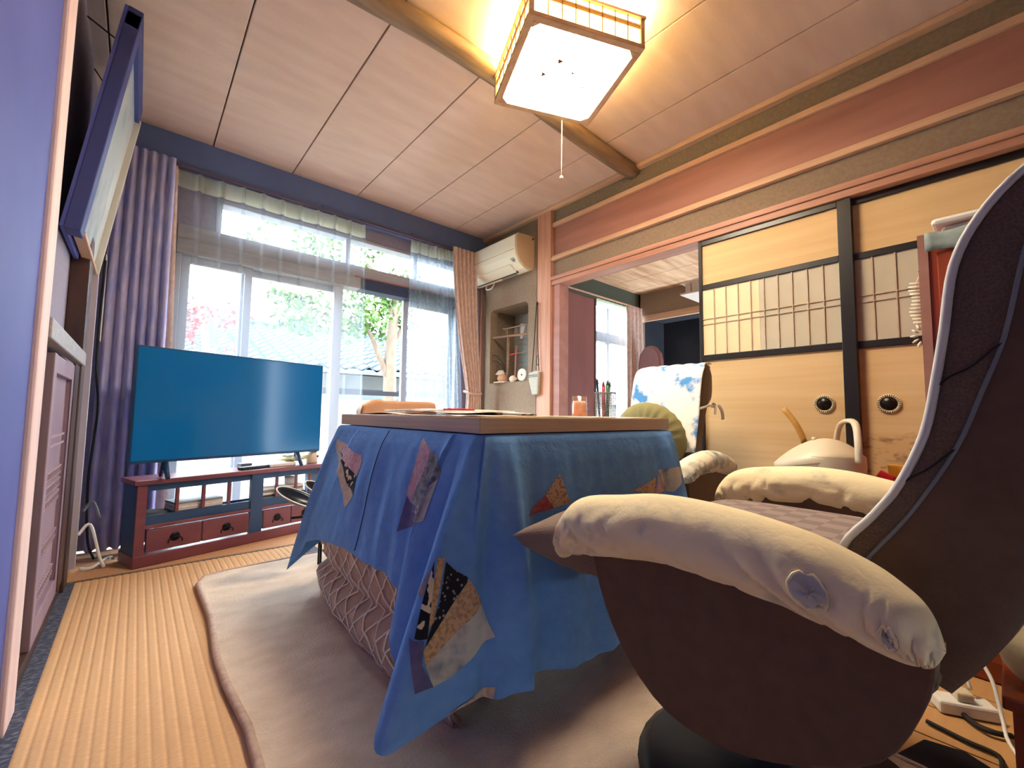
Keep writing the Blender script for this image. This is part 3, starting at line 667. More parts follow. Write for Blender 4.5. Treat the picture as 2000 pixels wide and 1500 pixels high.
obj('front_post', sbx(SW-.038, SW, .0, .02, .05, SH-.024), stand_m, st)
for x in (.158, .275, .398, .66, .78, .87): obj('spindle', sbx(x, x+.016, .012, .028, .235, .355), stand_m, st, bevel=.003)
obj('back_frame', MB().box(.02, SW-.02, SD-.02, SD-.01, .33, .39, R=SM).box(.02, SW-.02, SD-.02, SD-.01, .19, .22, R=SM), standd_m, st)
for (a, b) in ((.045, .275), (.28, .508), (.588, .75), (.755, .93)):
    d = obj('drawer', sbx(a, b, -.004, .02, .065, .168), stand_m, st, bevel=.003)
    c = (a+b)/2
    obj('back_plate', XF(MB().lathe([(0, -.003), (.02, -.003), (.022, 0)], (0, 0, 0), 16, 'y'), SM @ Matrix.Translation((c, -.005, .118))), iron_m, d)
    obj('pull_ring', MB().tube([SM @ Vector((c+.03*math.sin(t), -.014, .118-.024*(1-math.cos(t))/1.2)) for t in [-1.9+i*3.8/10 for i in range(11)]], .003, 6), iron_m, d)
# things on the inner shelf
ORD = ['topmost', 'second from the top', 'third from the top', 'fourth from the top', 'fourth from the bottom', 'third from the bottom', 'second from the bottom', 'bottommost']
def stack(x0, x1, y0, y1, z0, n, h, label0, cols, grp):
    for i in range(n):
        k = n-1-i; w_ = ORD[k] if k < 4 else ORD[8-n+k]
        dx = random.uniform(-.006, .006); dy = random.uniform(-.006, .006)
        o = obj('magazine', sbx(x0+dx, x1+dx, y0+dy, y1+dy, z0+i*h, z0+i*h+h*.86), cols[i % len(cols)])
        tag(o, w_ + ' ' + label0, 'magazine', grp)
stack(.17, .39, .04, .18, .193, 8, .0105, 'magazine in the pile behind the tv stand slats, left half', [whitep, news_m, whitep, grey_m], 'magazine pile in the tv stand left half')
stack(.60, .86, .05, .18, .193, 7, .014, 'magazine in the pile behind the tv stand slats, right half', [news_m, grey_m, whitep, hgrey], 'magazine pile in the tv stand right half')
def round_at(prof, x, y, z, M=SM, seg=20):
    mb = MB(); mb.lathe(prof, (0, 0, 0), seg); bmesh.ops.transform(mb.bm, matrix=M @ Matrix.Translation((x, y, z)), verts=mb.bm.verts); return mb
tag(obj('saucer', round_at([(0, 0), (.05, 0), (.055, .008), (0, .008)], .095, .10, .193), terra_m), 'peach saucer at the bottom of the dish pile inside the tv stand', 'dish')
tag(obj('saucer', round_at([(0, .009), (.055, .009), (.058, .03), (0, .03)], .095, .10, .193), tvb_m), 'dark dish in the middle of the dish pile inside the tv stand', 'dish')
tag(obj('saucer', round_at([(0, .031), (.062, .031), (.064, .045), (.04, .05), (0, .05)], .095, .10, .193), hgrey), 'grey dish topmost on the pile inside the tv stand', 'dish')
tag(obj('white_cup', round_at([(0, 0), (.028, 0), (.028, .045), (.024, .045), (.024, .01), (0, .01)], .79, .10, .292), white_m), 'white cup inside the tv stand right half, standing on the magazine pile', 'cup')
# tv
TM = frame_at((-.02, 2.72, 0), 17.5)
tv = thing('television', 'large flat dark television, blue haze in its colour, standing on the low wooden stand', 'television', (.45, 2.95, SH))
TW = .995
obj('bezel', MB().box(0, TW, .0, .028, .492, 1.062, R=TM).box(.2, TW-.2, .028, .06, .52, .8, R=TM), tvb_m, tv, bevel=.003)
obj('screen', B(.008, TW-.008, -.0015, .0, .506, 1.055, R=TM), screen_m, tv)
for x in (.15, TW-.15):
    lg_ = MB()
    for s in (-1, 1):
        p0 = TM @ Vector((x, .015, .495)); p1 = TM @ Vector((x+s*.012, .015+s*.075, SH+.006)); lg_.tube([p0, p1], [.014, .010], 8)
    obj('leg', lg_, tvb_m, tv)
# objects on the stand
mg = thing('mug', 'cream mug with a dark dot at the right end of the tv stand top', 'mug', tuple(SM @ Vector((.925, .08, SH))))
obj('mug_body', round_at([(0, .004), (.033, 0), (.036, .01), (.036, .085), (.032, .085), (.031, .01), (0, .01)], .925, .08, SH), cream_m, mg)
obj('dark_dot', round_at([(0, 0), (.008, 0), (.008, .004), (0, .005)], 0, 0, 0, SM @ Matrix.Translation((.945, .051, SH+.045)) @ Matrix.Rotation(PI/2, 4, 'X')), tvb_m, mg)
def blob(cx, cy, cz, rx, ry, rz, M=SM, seed=0, nu=18, nv=9, rough=.18):
    mb = MB(); 
    def fn(u, v):
        a = 2*PI*u; b = -PI/2+PI*v; n = 1+rough*noise.noise(Vector((math.cos(a)*2+seed, math.sin(a)*2, b*1.3)))
        return M @ Vector((cx+rx*n*math.cos(a)*math.cos(b), cy+ry*n*math.sin(a)*math.cos(b), cz+rz*n*math.sin(b)))
    mb.grid(fn, nu, nv, closed=True); return mb
tag(obj('plastic_bag', blob(.80, .09, SH+.045, .10, .05, .022, seed=3, rough=.5), mat('bag_yellow', '#d7dc96', .4, '#efe6c8', (20, 20, 20), (.4, .6))), 'crumpled yellowish plastic bag beside the mug on the tv stand', 'bag')
tag(obj('folded_cloth', sbx(.63, .79, .03, .12, SH, SH+.022), news_m, bevel=.006), 'flat folded beige paper bundle before the plastic bag', 'paper')
rc = obj('remote_control', B(-.09, .09, -.02, .02, 0, .018, R=SM @ Matrix.Translation((.55, .05, SH)) @ Matrix.Rotation(.15, 4, 'Z')), black_m, bevel=.005); tag(rc, 'black remote control lying at the middle of the tv stand top', 'remote')
tag(obj('grey_box', sbx(.50, .56, .10, .16, SH, SH+.03), grey_m, bevel=.004), 'small grey box under the television right half', 'box')

# dark shallow oval trays
def tray(c, ang, tilt, label):
    M = Matrix.Translation(c) @ Matrix.Rotation(ang, 4, 'Z') @ Matrix.Rotation(tilt, 4, 'Y') @ Matrix.Rotation(.45, 4, 'X')
    t = thing('oval_tray', label, 'tray', c)
    sh_ = MB(); sh_.grid(lambda u, v: M @ Vector((.10*math.cos(2*PI*u)*(.2+.8*v), .05*math.sin(2*PI*u)*(.2+.8*v), -.03*(1-v**2))), 28, 6, closed=True)
    obj('shell', sh_, black_m, t, solid=.003)
    obj('rim', MB().tube([M @ Vector((.101*math.cos(2*PI*k/28), .051*math.sin(2*PI*k/28), 0)) for k in range(28)], .0028, 6, closed=True), white_m, t)
    return t
tray((.56, 2.07, .375), -.1, .45, 'dark glossy oval tray with pale rim, the left of two beside the blanket')
tray((.70, 2.17, .375), -.1, .45, 'dark glossy oval tray with pale rim, the right of two partly behind the blanket')
rk = thing('tray_rack', 'low dark wire rack holding the two oval trays behind the blanket', 'rack', (.66, 2.12, 0))
obj('side_rail', MB().tube([(.52, 2.02, .30), (.80, 2.10, .27)], .005, 6).tube([(.62, 2.2, .30), (.86, 2.26, .27)], .005, 6), iron_m, rk)
for x, y, z in ((.66, 2.065, .285), (.80, 2.10, .27), (.86, 2.26, .27), (.70, 2.22, .285)): obj('leg', MB().tube([(x, y, 0), (x, y, z)], .005, 6), iron_m, rk)

# cables and duct in the corner
dc = MB(); dc.box(XL+.0, XL+.022, 2.84, 2.875, .02, 1.9)
tag(obj('cable_duct', dc, mat('duct', '#b9b2bc', .5)), 'pale vertical cable duct on the left wall by the corner', 'duct')
tag(obj('black_cable', MB().tube(smoothpts([(-.165, 2.96, 1.5), (-.168, 2.96, 1.0), (-.15, 2.98, .75), (-.165, 3.0, .4), (-.15, 2.98, .12), (-.12, 2.96, .02)], 6), .006, 6), strap_m), 'long black cable hanging down beside the curtain', 'cable')
for i, (pts_, lb_) in enumerate([([(-.178, 2.88, .16), (-.14, 2.9, .20), (-.10, 2.86, .06), (-.08, 2.84, .01), (-.09, 2.9, .01)], 'white cable arching above the floor in the left corner'),
                            ([(-.16, 2.86, .01), (-.12, 2.84, .012), (-.07, 2.95, .02), (-.05, 2.88, .03)], 'white cable lying flat on the floor in the left corner'),
                            ([(-.17, 2.93, .26), (-.14, 2.95, .30), (-.11, 2.93, .22)], 'short grey cable loop above the white cables')]):
    tag(obj('cable', MB().tube(smoothpts(pts_, 6), .007, 6), white_m if i < 2 else grey_m), lb_, 'cable')
tag(obj('hanging_paper', B(-.168, -.165, 3.02, 3.09, 1.10, 1.55), whitep), 'white paper strip hanging behind the framed picture', 'paper')

# ================================================================== rug
def rug():
    x0, x1, y0, y1 = .235, 1.75, -.5, 2.40; c = .11
    P = [(x0+.0, y0), (x0+.004, .6), (x0-.004, 1.0), (x0+.002, 1.2), (x0-.012, 1.42), (x0-.014, 1.6), (x0+.004, 1.9), (x0, 2.2), (x0, y1-c), (x0+.03, y1-.03), (x0+c, y1), (x1, y1+.04), (x1, .36), (1.30, .34), (1.27, y0)]
    mb = MB(); v = mb.verts([(x, y, .0) for x, y in P]); f = mb.bm.faces.new(v)
    r = bmesh.ops.extrude_face_region(mb.bm, geom=[f])
    for e in r['geom']:
        if isinstance(e, bmesh.types.BMVert): e.co.z = .018
    return mb, P
mb, P = rug()
t = thing('rug', 'beige plush rug with a pinkish bound edge under the table', 'rug', (1.2, 1.0, 0))
pile = obj('pile', mb, rug_m, t, bevel=.006)
obj('binding', MB().tube([(x, y, .012) for x, y in P], .011, 8, closed=True), rugedge_m, t)

# ================================================================== kotatsu table
TX0, TX1, TY0, TY1, TZ = .62, 1.49, .83, 1.76, .70
tb_ = thing('kotatsu_table', 'square wooden heated table with thick pale edged top', 'table', ((TX0+TX1)/2, (TY0+TY1)/2, 0))
obj('table_top', B(TX0, TX1, TY0, TY1, TZ+.003, TZ+.0425), tableedge_m, tb_, bevel=.002)
obj('top_surface', B(TX0+.0015, TX1-.0015, TY0+.0015, TY1-.0015, TZ+.0425, TZ+.0435), table_m, tb_)
for x in (TX0+.13, TX1-.13):
    for y in (TY0+.14, TY1-.13): obj('leg', B(x-.03, x+.03, y-.03, y+.03, .018, TZ-.03), dark_wood, tb_)
obj('apron', B(TX0+.04, TX1-.04, TY0+.04, TY1-.04, TZ-.07, TZ-.012), dark_wood, tb_)

# cloth: top edge follows the table, hem follows hand-placed hem points
# (perimeter point on the table, hem point), going round from the far -x corner
KEY = [  # s, top(x,y), hem(x,y,z)
    (0.00, (.62, 1.76), (.50, 1.98, .10)),
    (0.35, (.62, 1.70), (.515, 1.88, .17)),
    (0.60, (.62, 1.60), (.515, 1.76, .26)),
    (1.20, (.62, 1.44), (.505, 1.48, .32)),
    (2.00, (.62, 1.22), (.50, 1.20, .335)),
    (2.60, (.62, 1.06), (.495, 1.03, .335)),
    (3.00, (.62, .95), (.49, .93, .30)),
    (3.30, (.62, .90), (.43, .87, .24)),
    (3.55, (.621, .86), (.395, .83, .16)),
    (3.75, (.623, .84), (.375, .795, .125)),
    (3.95, (.63, .832), (.44, .76, .14)),
    (4.15, (.645, .83), (.53, .735, .165)),
    (4.40, (.67, .83), (.60, .715, .16)),
    (4.60, (.70, .83), (.655, .715, .17)),
    (4.90, (.76, .83), (.74, .735, .15)),
    (5.60, (.92, .83), (.93, .74, .12)),
    (6.50, (1.14, .83), (1.17, .74, .12)),
    (7.20, (1.34, .83), (1.38, .735, .16)),
    (7.60, (1.44, .83), (1.49, .72, .22)),
    (7.80, (1.485, .832), (1.55, .76, .17)),
    (8.00, (1.49, .88), (1.56, .88, .24)),
    (9.00, (1.49, 1.25), (1.545, 1.25, .33)),
    (10.0, (1.49, 1.70), (1.56, 1.74, .25)),
    (10.3, (1.48, 1.76), (1.55, 1.88, .15)),
    (11.0, (1.3, 1.76), (1.32, 1.85, .30)),
    (12.0, (.9, 1.76), (.88, 1.85, .32)),
    (12.7, (.70, 1.76), (.64, 1.93, .22)),
    (13.0, (.62, 1.76), (.50, 1.98, .10))]
def hermite(s, get):
    n = len(KEY)
    for i in range(n-1):
        if s <= KEY[i+1][0] or i == n-2:
            a = KEY[max(i-1, 0)]; b = KEY[i]; c = KEY[i+1]; d = KEY[min(i+2, n-1)]
            t = (s-b[0])/(c[0]-b[0]); pb, pc = Vector(get(b)), Vector(get(c))
            mb_ = (pc-Vector(get(a)))/(c[0]-a[0])*(c[0]-b[0]) if a is not b else pc-pb
            mc = (Vector(get(d))-pb)/(d[0]-b[0])*(c[0]-b[0]) if d is not c else pc-pb
            return (2*t**3-3*t*t+1)*pb + (t**3-2*t*t+t)*mb_ + (-2*t**3+3*t*t)*pc + (t**3-t*t)*mc
FOLD = [(0.25, .018, .12), (1.05, .006, .10), (1.75, .005, .08), (3.15, .022, .10), (3.42, -.028, .09), (3.8, .012, .08), (4.28, -.022, .09), (4.62, .026, .09), (4.95, -.012, .12), (5.35, .006, .15), (6.9, .012, .12), (7.25, -.012, .12), (7.5, .02, .10)]
def cloth(s, v):
    t = hermite(s, lambda k: (k[1][0], k[1][1], TZ)); h = hermite(s, lambda k: k[2])
    e = hermite(min(s+.02, 13), lambda k: k[2]) - hermite(max(s-.02, 0), lambda k: k[2]); e.z = 0
    n = Vector((e.y, -e.x, 0)); 
    if n.length < 1e-6: n = Vector((-1, 0, 0))
    n.normalize()
    c = Vector(((TX0+TX1)/2, (TY0+TY1)/2, 0))
    if n.dot(h-c) < 0: n = -n
    out = (h-t); out.z = 0; L = out.length
    sh = v**.80
    p = Vector((t.x, t.y, TZ)) + out*(.12*min(1, v*9)**.5 + .88*sh*.98 if L < .16 else sh)
    p.z = TZ + (h.z-TZ)*v**1.02 - 0
    if v < .06: p.z = TZ - (TZ-h.z)*v*(v/.06)
    f = 0
    for (a, amp, w_) in FOLD: f += 1.25*amp*math.exp(-((s-a)/w_)**2)
    f += .004*math.sin(8*s+4*v) + .003*math.sin(19*s-4*v) + .005*(noise.noise(Vector((s*3.1, v*1.4, 2.7)))) + .003*math.exp(-((v-.12)/.1)**2)*math.sin(31*s+9*v)
    return p + n*f*min(1, v*1.8)
ct = thing('patchwork_table_cover', 'blue cotton table cover with patchwork fan shapes draped over the table', 'tablecloth', (1.05, 1.2, 0))
mb = MB(); mb.grid(lambda u, v: cloth(u*13, v), 420, 40)
mb.grid(lambda u, v: Vector((TX0+(TX1-TX0)*u, TY0+(TY1-TY0)*v, TZ)), 2, 2)
obj('drape', mb, cloth_m, ct)
def patch(name, m, poly, off=.0018):
    # poly in (s, v); fan-triangulated and subdivided so it follows the cloth
    cs = sum(p[0] for p in poly)/len(poly); cv = sum(p[1] for p in poly)/len(poly); mb = MB(); K = 10
    for i in range(len(poly)):
        a, b = poly[i], poly[(i+1) % len(poly)]
        rows = []
        for j in range(K+1):
            row = []
            for k in range(j+1):
                f = j/K; g = k/j if j else 0
                s = cs+(a[0]-cs)*f*(1-g)+(b[0]-cs)*f*g; v = cv+(a[1]-cv)*f*(1-g)+(b[1]-cv)*f*g
                p = cloth(s, v); ds = cloth(s+.01, v)-cloth(s-.01, v); dv = cloth(s, v+.005)-cloth(s, v-.005)
                nn = ds.cross(dv)
                if nn.length > 0: nn.normalize()
                c = Vector((1.05, 1.22, .45))
                q = p-c
                if nn.dot(q) < 0: nn = -nn
                row.append(mb.bm.verts.new(p+nn*off))
            rows.append(row)
        for j in range(K):
            for k in range(j+1):
                mb.bm.faces.new((rows[j][k], rows[j+1][k], rows[j+1][k+1]))
                if k < j: mb.bm.faces.new((rows[j][k], rows[j+1][k+1], rows[j][k+1]))
    return obj('patch', mb, m, ct, smooth=True)
PATCHES = [
('patch_beige', [(0.32, 0.1), (0.52, 0.142), (0.59, 0.233), (0.44, 0.2)]),
('patch_pink', [(0.52, 0.142), (1.301, 0.258), (1.381, 0.333), (1.331, 0.433), (0.6, 0.233)]),
('patch_black_flower', [(0.6, 0.233), (1.331, 0.433), (1.442, 0.583), (1.181, 0.517), (0.831, 0.308)]),
('patch_beige', [(0.44, 0.2), (0.841, 0.317), (1.181, 0.517), (1.442, 0.583), (1.301, 0.7), (0.911, 0.458)]),
('patch_pink', [(2.583, 0.05), (2.803, 0.125), (2.813, 0.233), (2.653, 0.492), (2.573, 0.45), (2.593, 0.217)]),
('patch_grey', [(2.803, 0.125), (3.204, 0.2), (3.224, 0.25), (2.733, 0.542), (2.653, 0.492), (2.783, 0.25)]),
('patch_marble', [(3.224, 0.25), (3.234, 0.458), (3.154, 0.5), (2.733, 0.542)]),
('patch_purple', [(2.583, 0.467), (2.663, 0.5), (3.154, 0.492), (2.553, 0.708), (2.573, 0.592)]),
('patch_taupe', [(3.725, 0.558), (3.775, 0.475), (3.785, 0.567)]),
('patch_black_flower', [(3.785, 0.45), (3.825, 0.525), (3.875, 0.7), (3.795, 0.683), (3.785, 0.583), (3.785, 0.492)]),
('patch_peach', [(3.805, 0.442), (3.865, 0.45), (3.895, 0.658), (3.865, 0.667), (3.825, 0.525)]),
('patch_black_dots', [(3.885, 0.467), (4.105, 0.567), (3.875, 0.725), (3.875, 0.7), (3.905, 0.6)]),
('patch_peach', [(4.105, 0.567), (4.245, 0.683), (4.105, 0.725), (3.905, 0.792), (3.865, 0.733)]),
('patch_marble', [(4.245, 0.683), (4.375, 0.792), (4.065, 0.883), (3.975, 0.875), (3.905, 0.792), (4.105, 0.725)]),
('patch_purple', [(3.765, 0.683), (3.855, 0.7), (3.875, 0.775), (3.975, 0.875), (3.875, 0.858)]),
('patch_beige', [(4.375, 0.958), (4.355, 1.0), (4.025, 1.0), (4.135, 0.992)]),
('patch_rose', [(5.106, 0.283), (5.216, 0.342), (4.836, 0.375)]),
('patch_speckle', [(5.347, 0.192), (5.447, 0.325), (5.216, 0.342), (5.106, 0.283)]),
('patch_marble', [(7.179, 0.25), (7.68, 0.275), (7.69, 0.317), (7.389, 0.417), (7.269, 0.392)]),
('patch_pink', [(7.159, 0.267), (7.269, 0.392), (6.989, 0.375)]),
('patch_speckle', [(6.628, 0.325), (7.079, 0.283), (6.989, 0.375)])]
for m_, poly in PATCHES: patch('patch', MATS[m_], poly)
for s in (1.75,):
    mb = MB(); mb.tube([cloth(s, .03+.94*k/24)+Vector((-.001, 0, 0)) for k in range(25)], .0012, 4); obj('seam', mb, strap_m, ct)

# quilted blanket beneath
QK = [(.0, (.56, 1.72, .31), (.655, 1.95, .02)), (1, (.54, 1.55, .33), (.60, 1.66, .02)), (2, (.53, 1.3, .34), (.585, 1.42, .02)),
      (3, (.53, 1.1, .36), (.585, 1.2, .02)), (4, (.54, .95, .36), (.59, 1.0, .02)), (5, (.60, .88, .36), (.62, .87, .02)), (6, (.8, .87, .36), (.85, .86, .02)), (7, (1.2, .87, .36), (1.2, .86, .02))]
def qv(s, v):
    i = min(int(s), 6); t = s-i; a = Vector(QK[i][1])*(1-t)+Vector(QK[i+1][1])*t; b = Vector(QK[i][2])*(1-t)+Vector(QK[i+1][2])*t
    # bulge: hangs straight then rolls outward on the floor
    p = a + (b-a)*v; d = Vector((b.x-a.x, 0, 0))
    p.x -= .035*math.sin(PI*min(1, max(0, (v-.45)/.55))) - .025*math.exp(-((v-.5)/.08)**2) + .004*math.sin(7*s+5*v)
    p.x -= .006*abs(math.sin(PI*2.5*s))*abs(math.sin(PI*4*v))
    return p
qt = thing('quilted_blanket', 'taupe quilted blanket with lozenge stitching showing beneath the blue cover', 'blanket', (.6, 1.4, 0))
mb = MB(); mb.grid(lambda u, v: qv(u*5, v), 120, 24); obj('quilt', mb, quilt_m, qt, solid=.006)
mb = MB()
for k in range(-6, 22):
    for sgn in (1, -1):
        seg = []
        for j in range(13):
            v = j/12; s = (k*.36 + sgn*v*1.3)
            if 0 <= s <= 5: seg.append(qv(s, v)+Vector((-.009, 0, .001)))
        if len(seg) > 1: mb.tube(seg, .0028, 4)
obj('lozenge_stitching', mb, quiltl_m, qt, kind='stuff')
obj('hem_binding', MB().tube([qv(s/10, 1)+Vector((-.006, 0, .006)) for s in range(0, 50)], .014, 8), rugedge_m, qt)

# items on the table ----------------------------------------------------
T0 = TZ+.0435
def sheet(x0, x1, y0, y1, z, m, name, label, cat, bump=.004, seed=0, rot=0, t=.0012):
    c = Vector(((x0+x1)/2, (y0+y1)/2, 0)); M = Matrix.Rotation(rot, 4, 'Z')
    mb = MB(); mb.grid(lambda u, v: M @ (Vector((x0+(x1-x0)*u, y0+(y1-y0)*v, 0))-c) + c + Vector((0, 0, z+bump*(.5+noise.noise(Vector((u*2.5+seed, v*2.5, seed)))))), 14, 10)
    return tag(obj(name, mb, m, solid=t), label, cat)
sheet(.63, .98, 1.15, 1.6, T0+.002, news_m, 'newspaper', 'pale crumpled newspaper spread on the table left corner', 'newspaper', .006, 1, .05)
sheet(.66, 1.0, 1.05, 1.45, T0+.008, whitep, 'paper_sheet', 'white crumpled sheet on top of the newspaper', 'paper', .006, 2, -.1)
sheet(.70, 1.06, 1.2, 1.52, T0+.014, news_m, 'newspaper', 'folded newspaper lying topmost on the left pile', 'newspaper', .006, 5, .2, .006)
tag(obj('red_pen_case', B(.70, .80, 1.10, 1.13, T0+.017, T0+.023), red_m, bevel=.003), 'flat red packet lying on the papers', 'packet')
sheet(.64, .80, .86, 1.02, T0+.001, whitep, 'paper_sheet', 'thin white paper at the near table corner', 'paper', .003, 8)
sheet(.95, 1.22, .95, 1.15, T0+.001, news_m, 'paper_sheet', 'flat beige paper under the tablet', 'paper', .002, 9)
tg = thing('tablet', 'dark grey tablet lying flat on the table', 'tablet', (1.03, 1.18, T0))
obj('body', B(.92, 1.16, 1.19, 1.36, T0+.002, T0+.011), grey_m, tg, bevel=.003)
obj('ports', MB().box(.94, .95, 1.188, 1.19, T0+.005, T0+.009).box(1.08, 1.10, 1.188, 1.19, T0+.005, T0+.009).box(1.12, 1.14, 1.188, 1.19, T0+.005, T0+.009), black_m, tg)
sheet(1.2, 1.47, .9, 1.12, T0+.001, whitep, 'paper_sheet', 'white paper overhanging the table right corner', 'paper', .002, 11, -.1)
gc = thing('glass_tumbler', 'faceted glass tumbler half filled with pinkish drink', 'glass', (1.42, 1.2, T0))
obj('glass_wall', MB().lathe([(.034, 0), (.031, .086), (.029, .086), (.032, .004)], (1.42, 1.2, T0+.002), 16), glass_mat('tumbler', (.97, .93, .9), .12), gc)
obj('drink', MB().lathe([(0, .004), (.031, .004), (.029, .055), (.026, .066), (0, .066)], (1.42, 1.2, T0+.002), 16), mat('pink_drink', '#f0cab6', .5, '#dcab96', (60, 60, 60)), gc)
pc_ = thing('pen_holder', 'round wire mesh pen holder on the table', 'pen holder', (1.57-.12, 1.12, T0))
cx, cy = 1.44, 1.08
mb = MB()
for k in range(26):
    a = 2*PI*k/26; mb.tube([(cx+.040*math.cos(a), cy+.040*math.sin(a), T0), (cx+.042*math.cos(a), cy+.042*math.sin(a), T0+.098)], .0013, 4)
for k in range(15): mb.tube([(cx+.041*math.cos(2*PI*j/24), cy+.041*math.sin(2*PI*j/24), T0+.003+k*.0067) for j in range(24)], .0011, 4, closed=True)
obj('wire_mesh', mb, grey_m, pc_, kind='stuff')
obj('rim', MB().tube([(cx+.042*math.cos(2*PI*j/24), cy+.042*math.sin(2*PI*j/24), T0+.1) for j in range(24)], .002, 6, closed=True), grey_m, pc_)
obj('base', MB().lathe([(0, 0), (.041, 0), (.041, .003), (0, .003)], (cx, cy, T0), 20), grey_m, pc_)
for i, (dx, dy, h, m, lb) in enumerate([(-.027, .02, .155, black_m, 'black pen at the left of the pen holder'), (-.012, .0, .145, red_m, 'thick red marker in the pen holder'),
        (.002, -.01, .15, green_m, 'green marker in the middle of the pen holder'), (.016, .005, .14, orange_m, 'brown pen right of the green marker'), (.028, .0, .148, red_wood2, 'dark red pen at the right of the pen holder')]):
    p = thing('pen', lb, 'pen', (cx+dx*.7, cy+dy*.7, T0+.003))
    obj('barrel', MB().tube([(cx+dx*.7, cy+dy*.7, T0+.004), (cx+dx, cy+dy, T0+h-.02)], .0065 if i in (1, 2) else .004, 8), m, p)
    obj('cap', MB().tube([(cx+dx, cy+dy, T0+h-.02), (cx+dx*1.05, cy+dy, T0+h)], [.006, .003], 8), m, p)
# low chair back behind the table
lc_ = thing('low_backrest_chair', 'orange brown padded chair back rising behind the papers', 'chair', (1.04, 2.1, 0))
mb = MB(); mb.prism([(.83, .42), (.825, .75), (.83, .785), (.86, .80), (.90, .820), (.94, .812), (1.2, .812), (1.235, .807), (1.245, .77), (1.25, .42)], 2.06, 2.13, 'y')
obj('backrest', mb, orange_m, lc_, bevel=.012)
obj('backrest_piping', MB().tube([(.826, 2.095, .5), (.82, 2.095, .76), (.835, 2.095, .785)], .012, 8), white_m, lc_)
obj('seat', B(.84, 1.24, 1.86, 2.10, .38, .44), orange_m, lc_, bevel=.02)
for x in (.87, 1.21):
    for y in (1.9, 2.08): obj('leg', B(x-.015, x+.015, y-.015, y+.015, .018, .39), dark_wood, lc_)

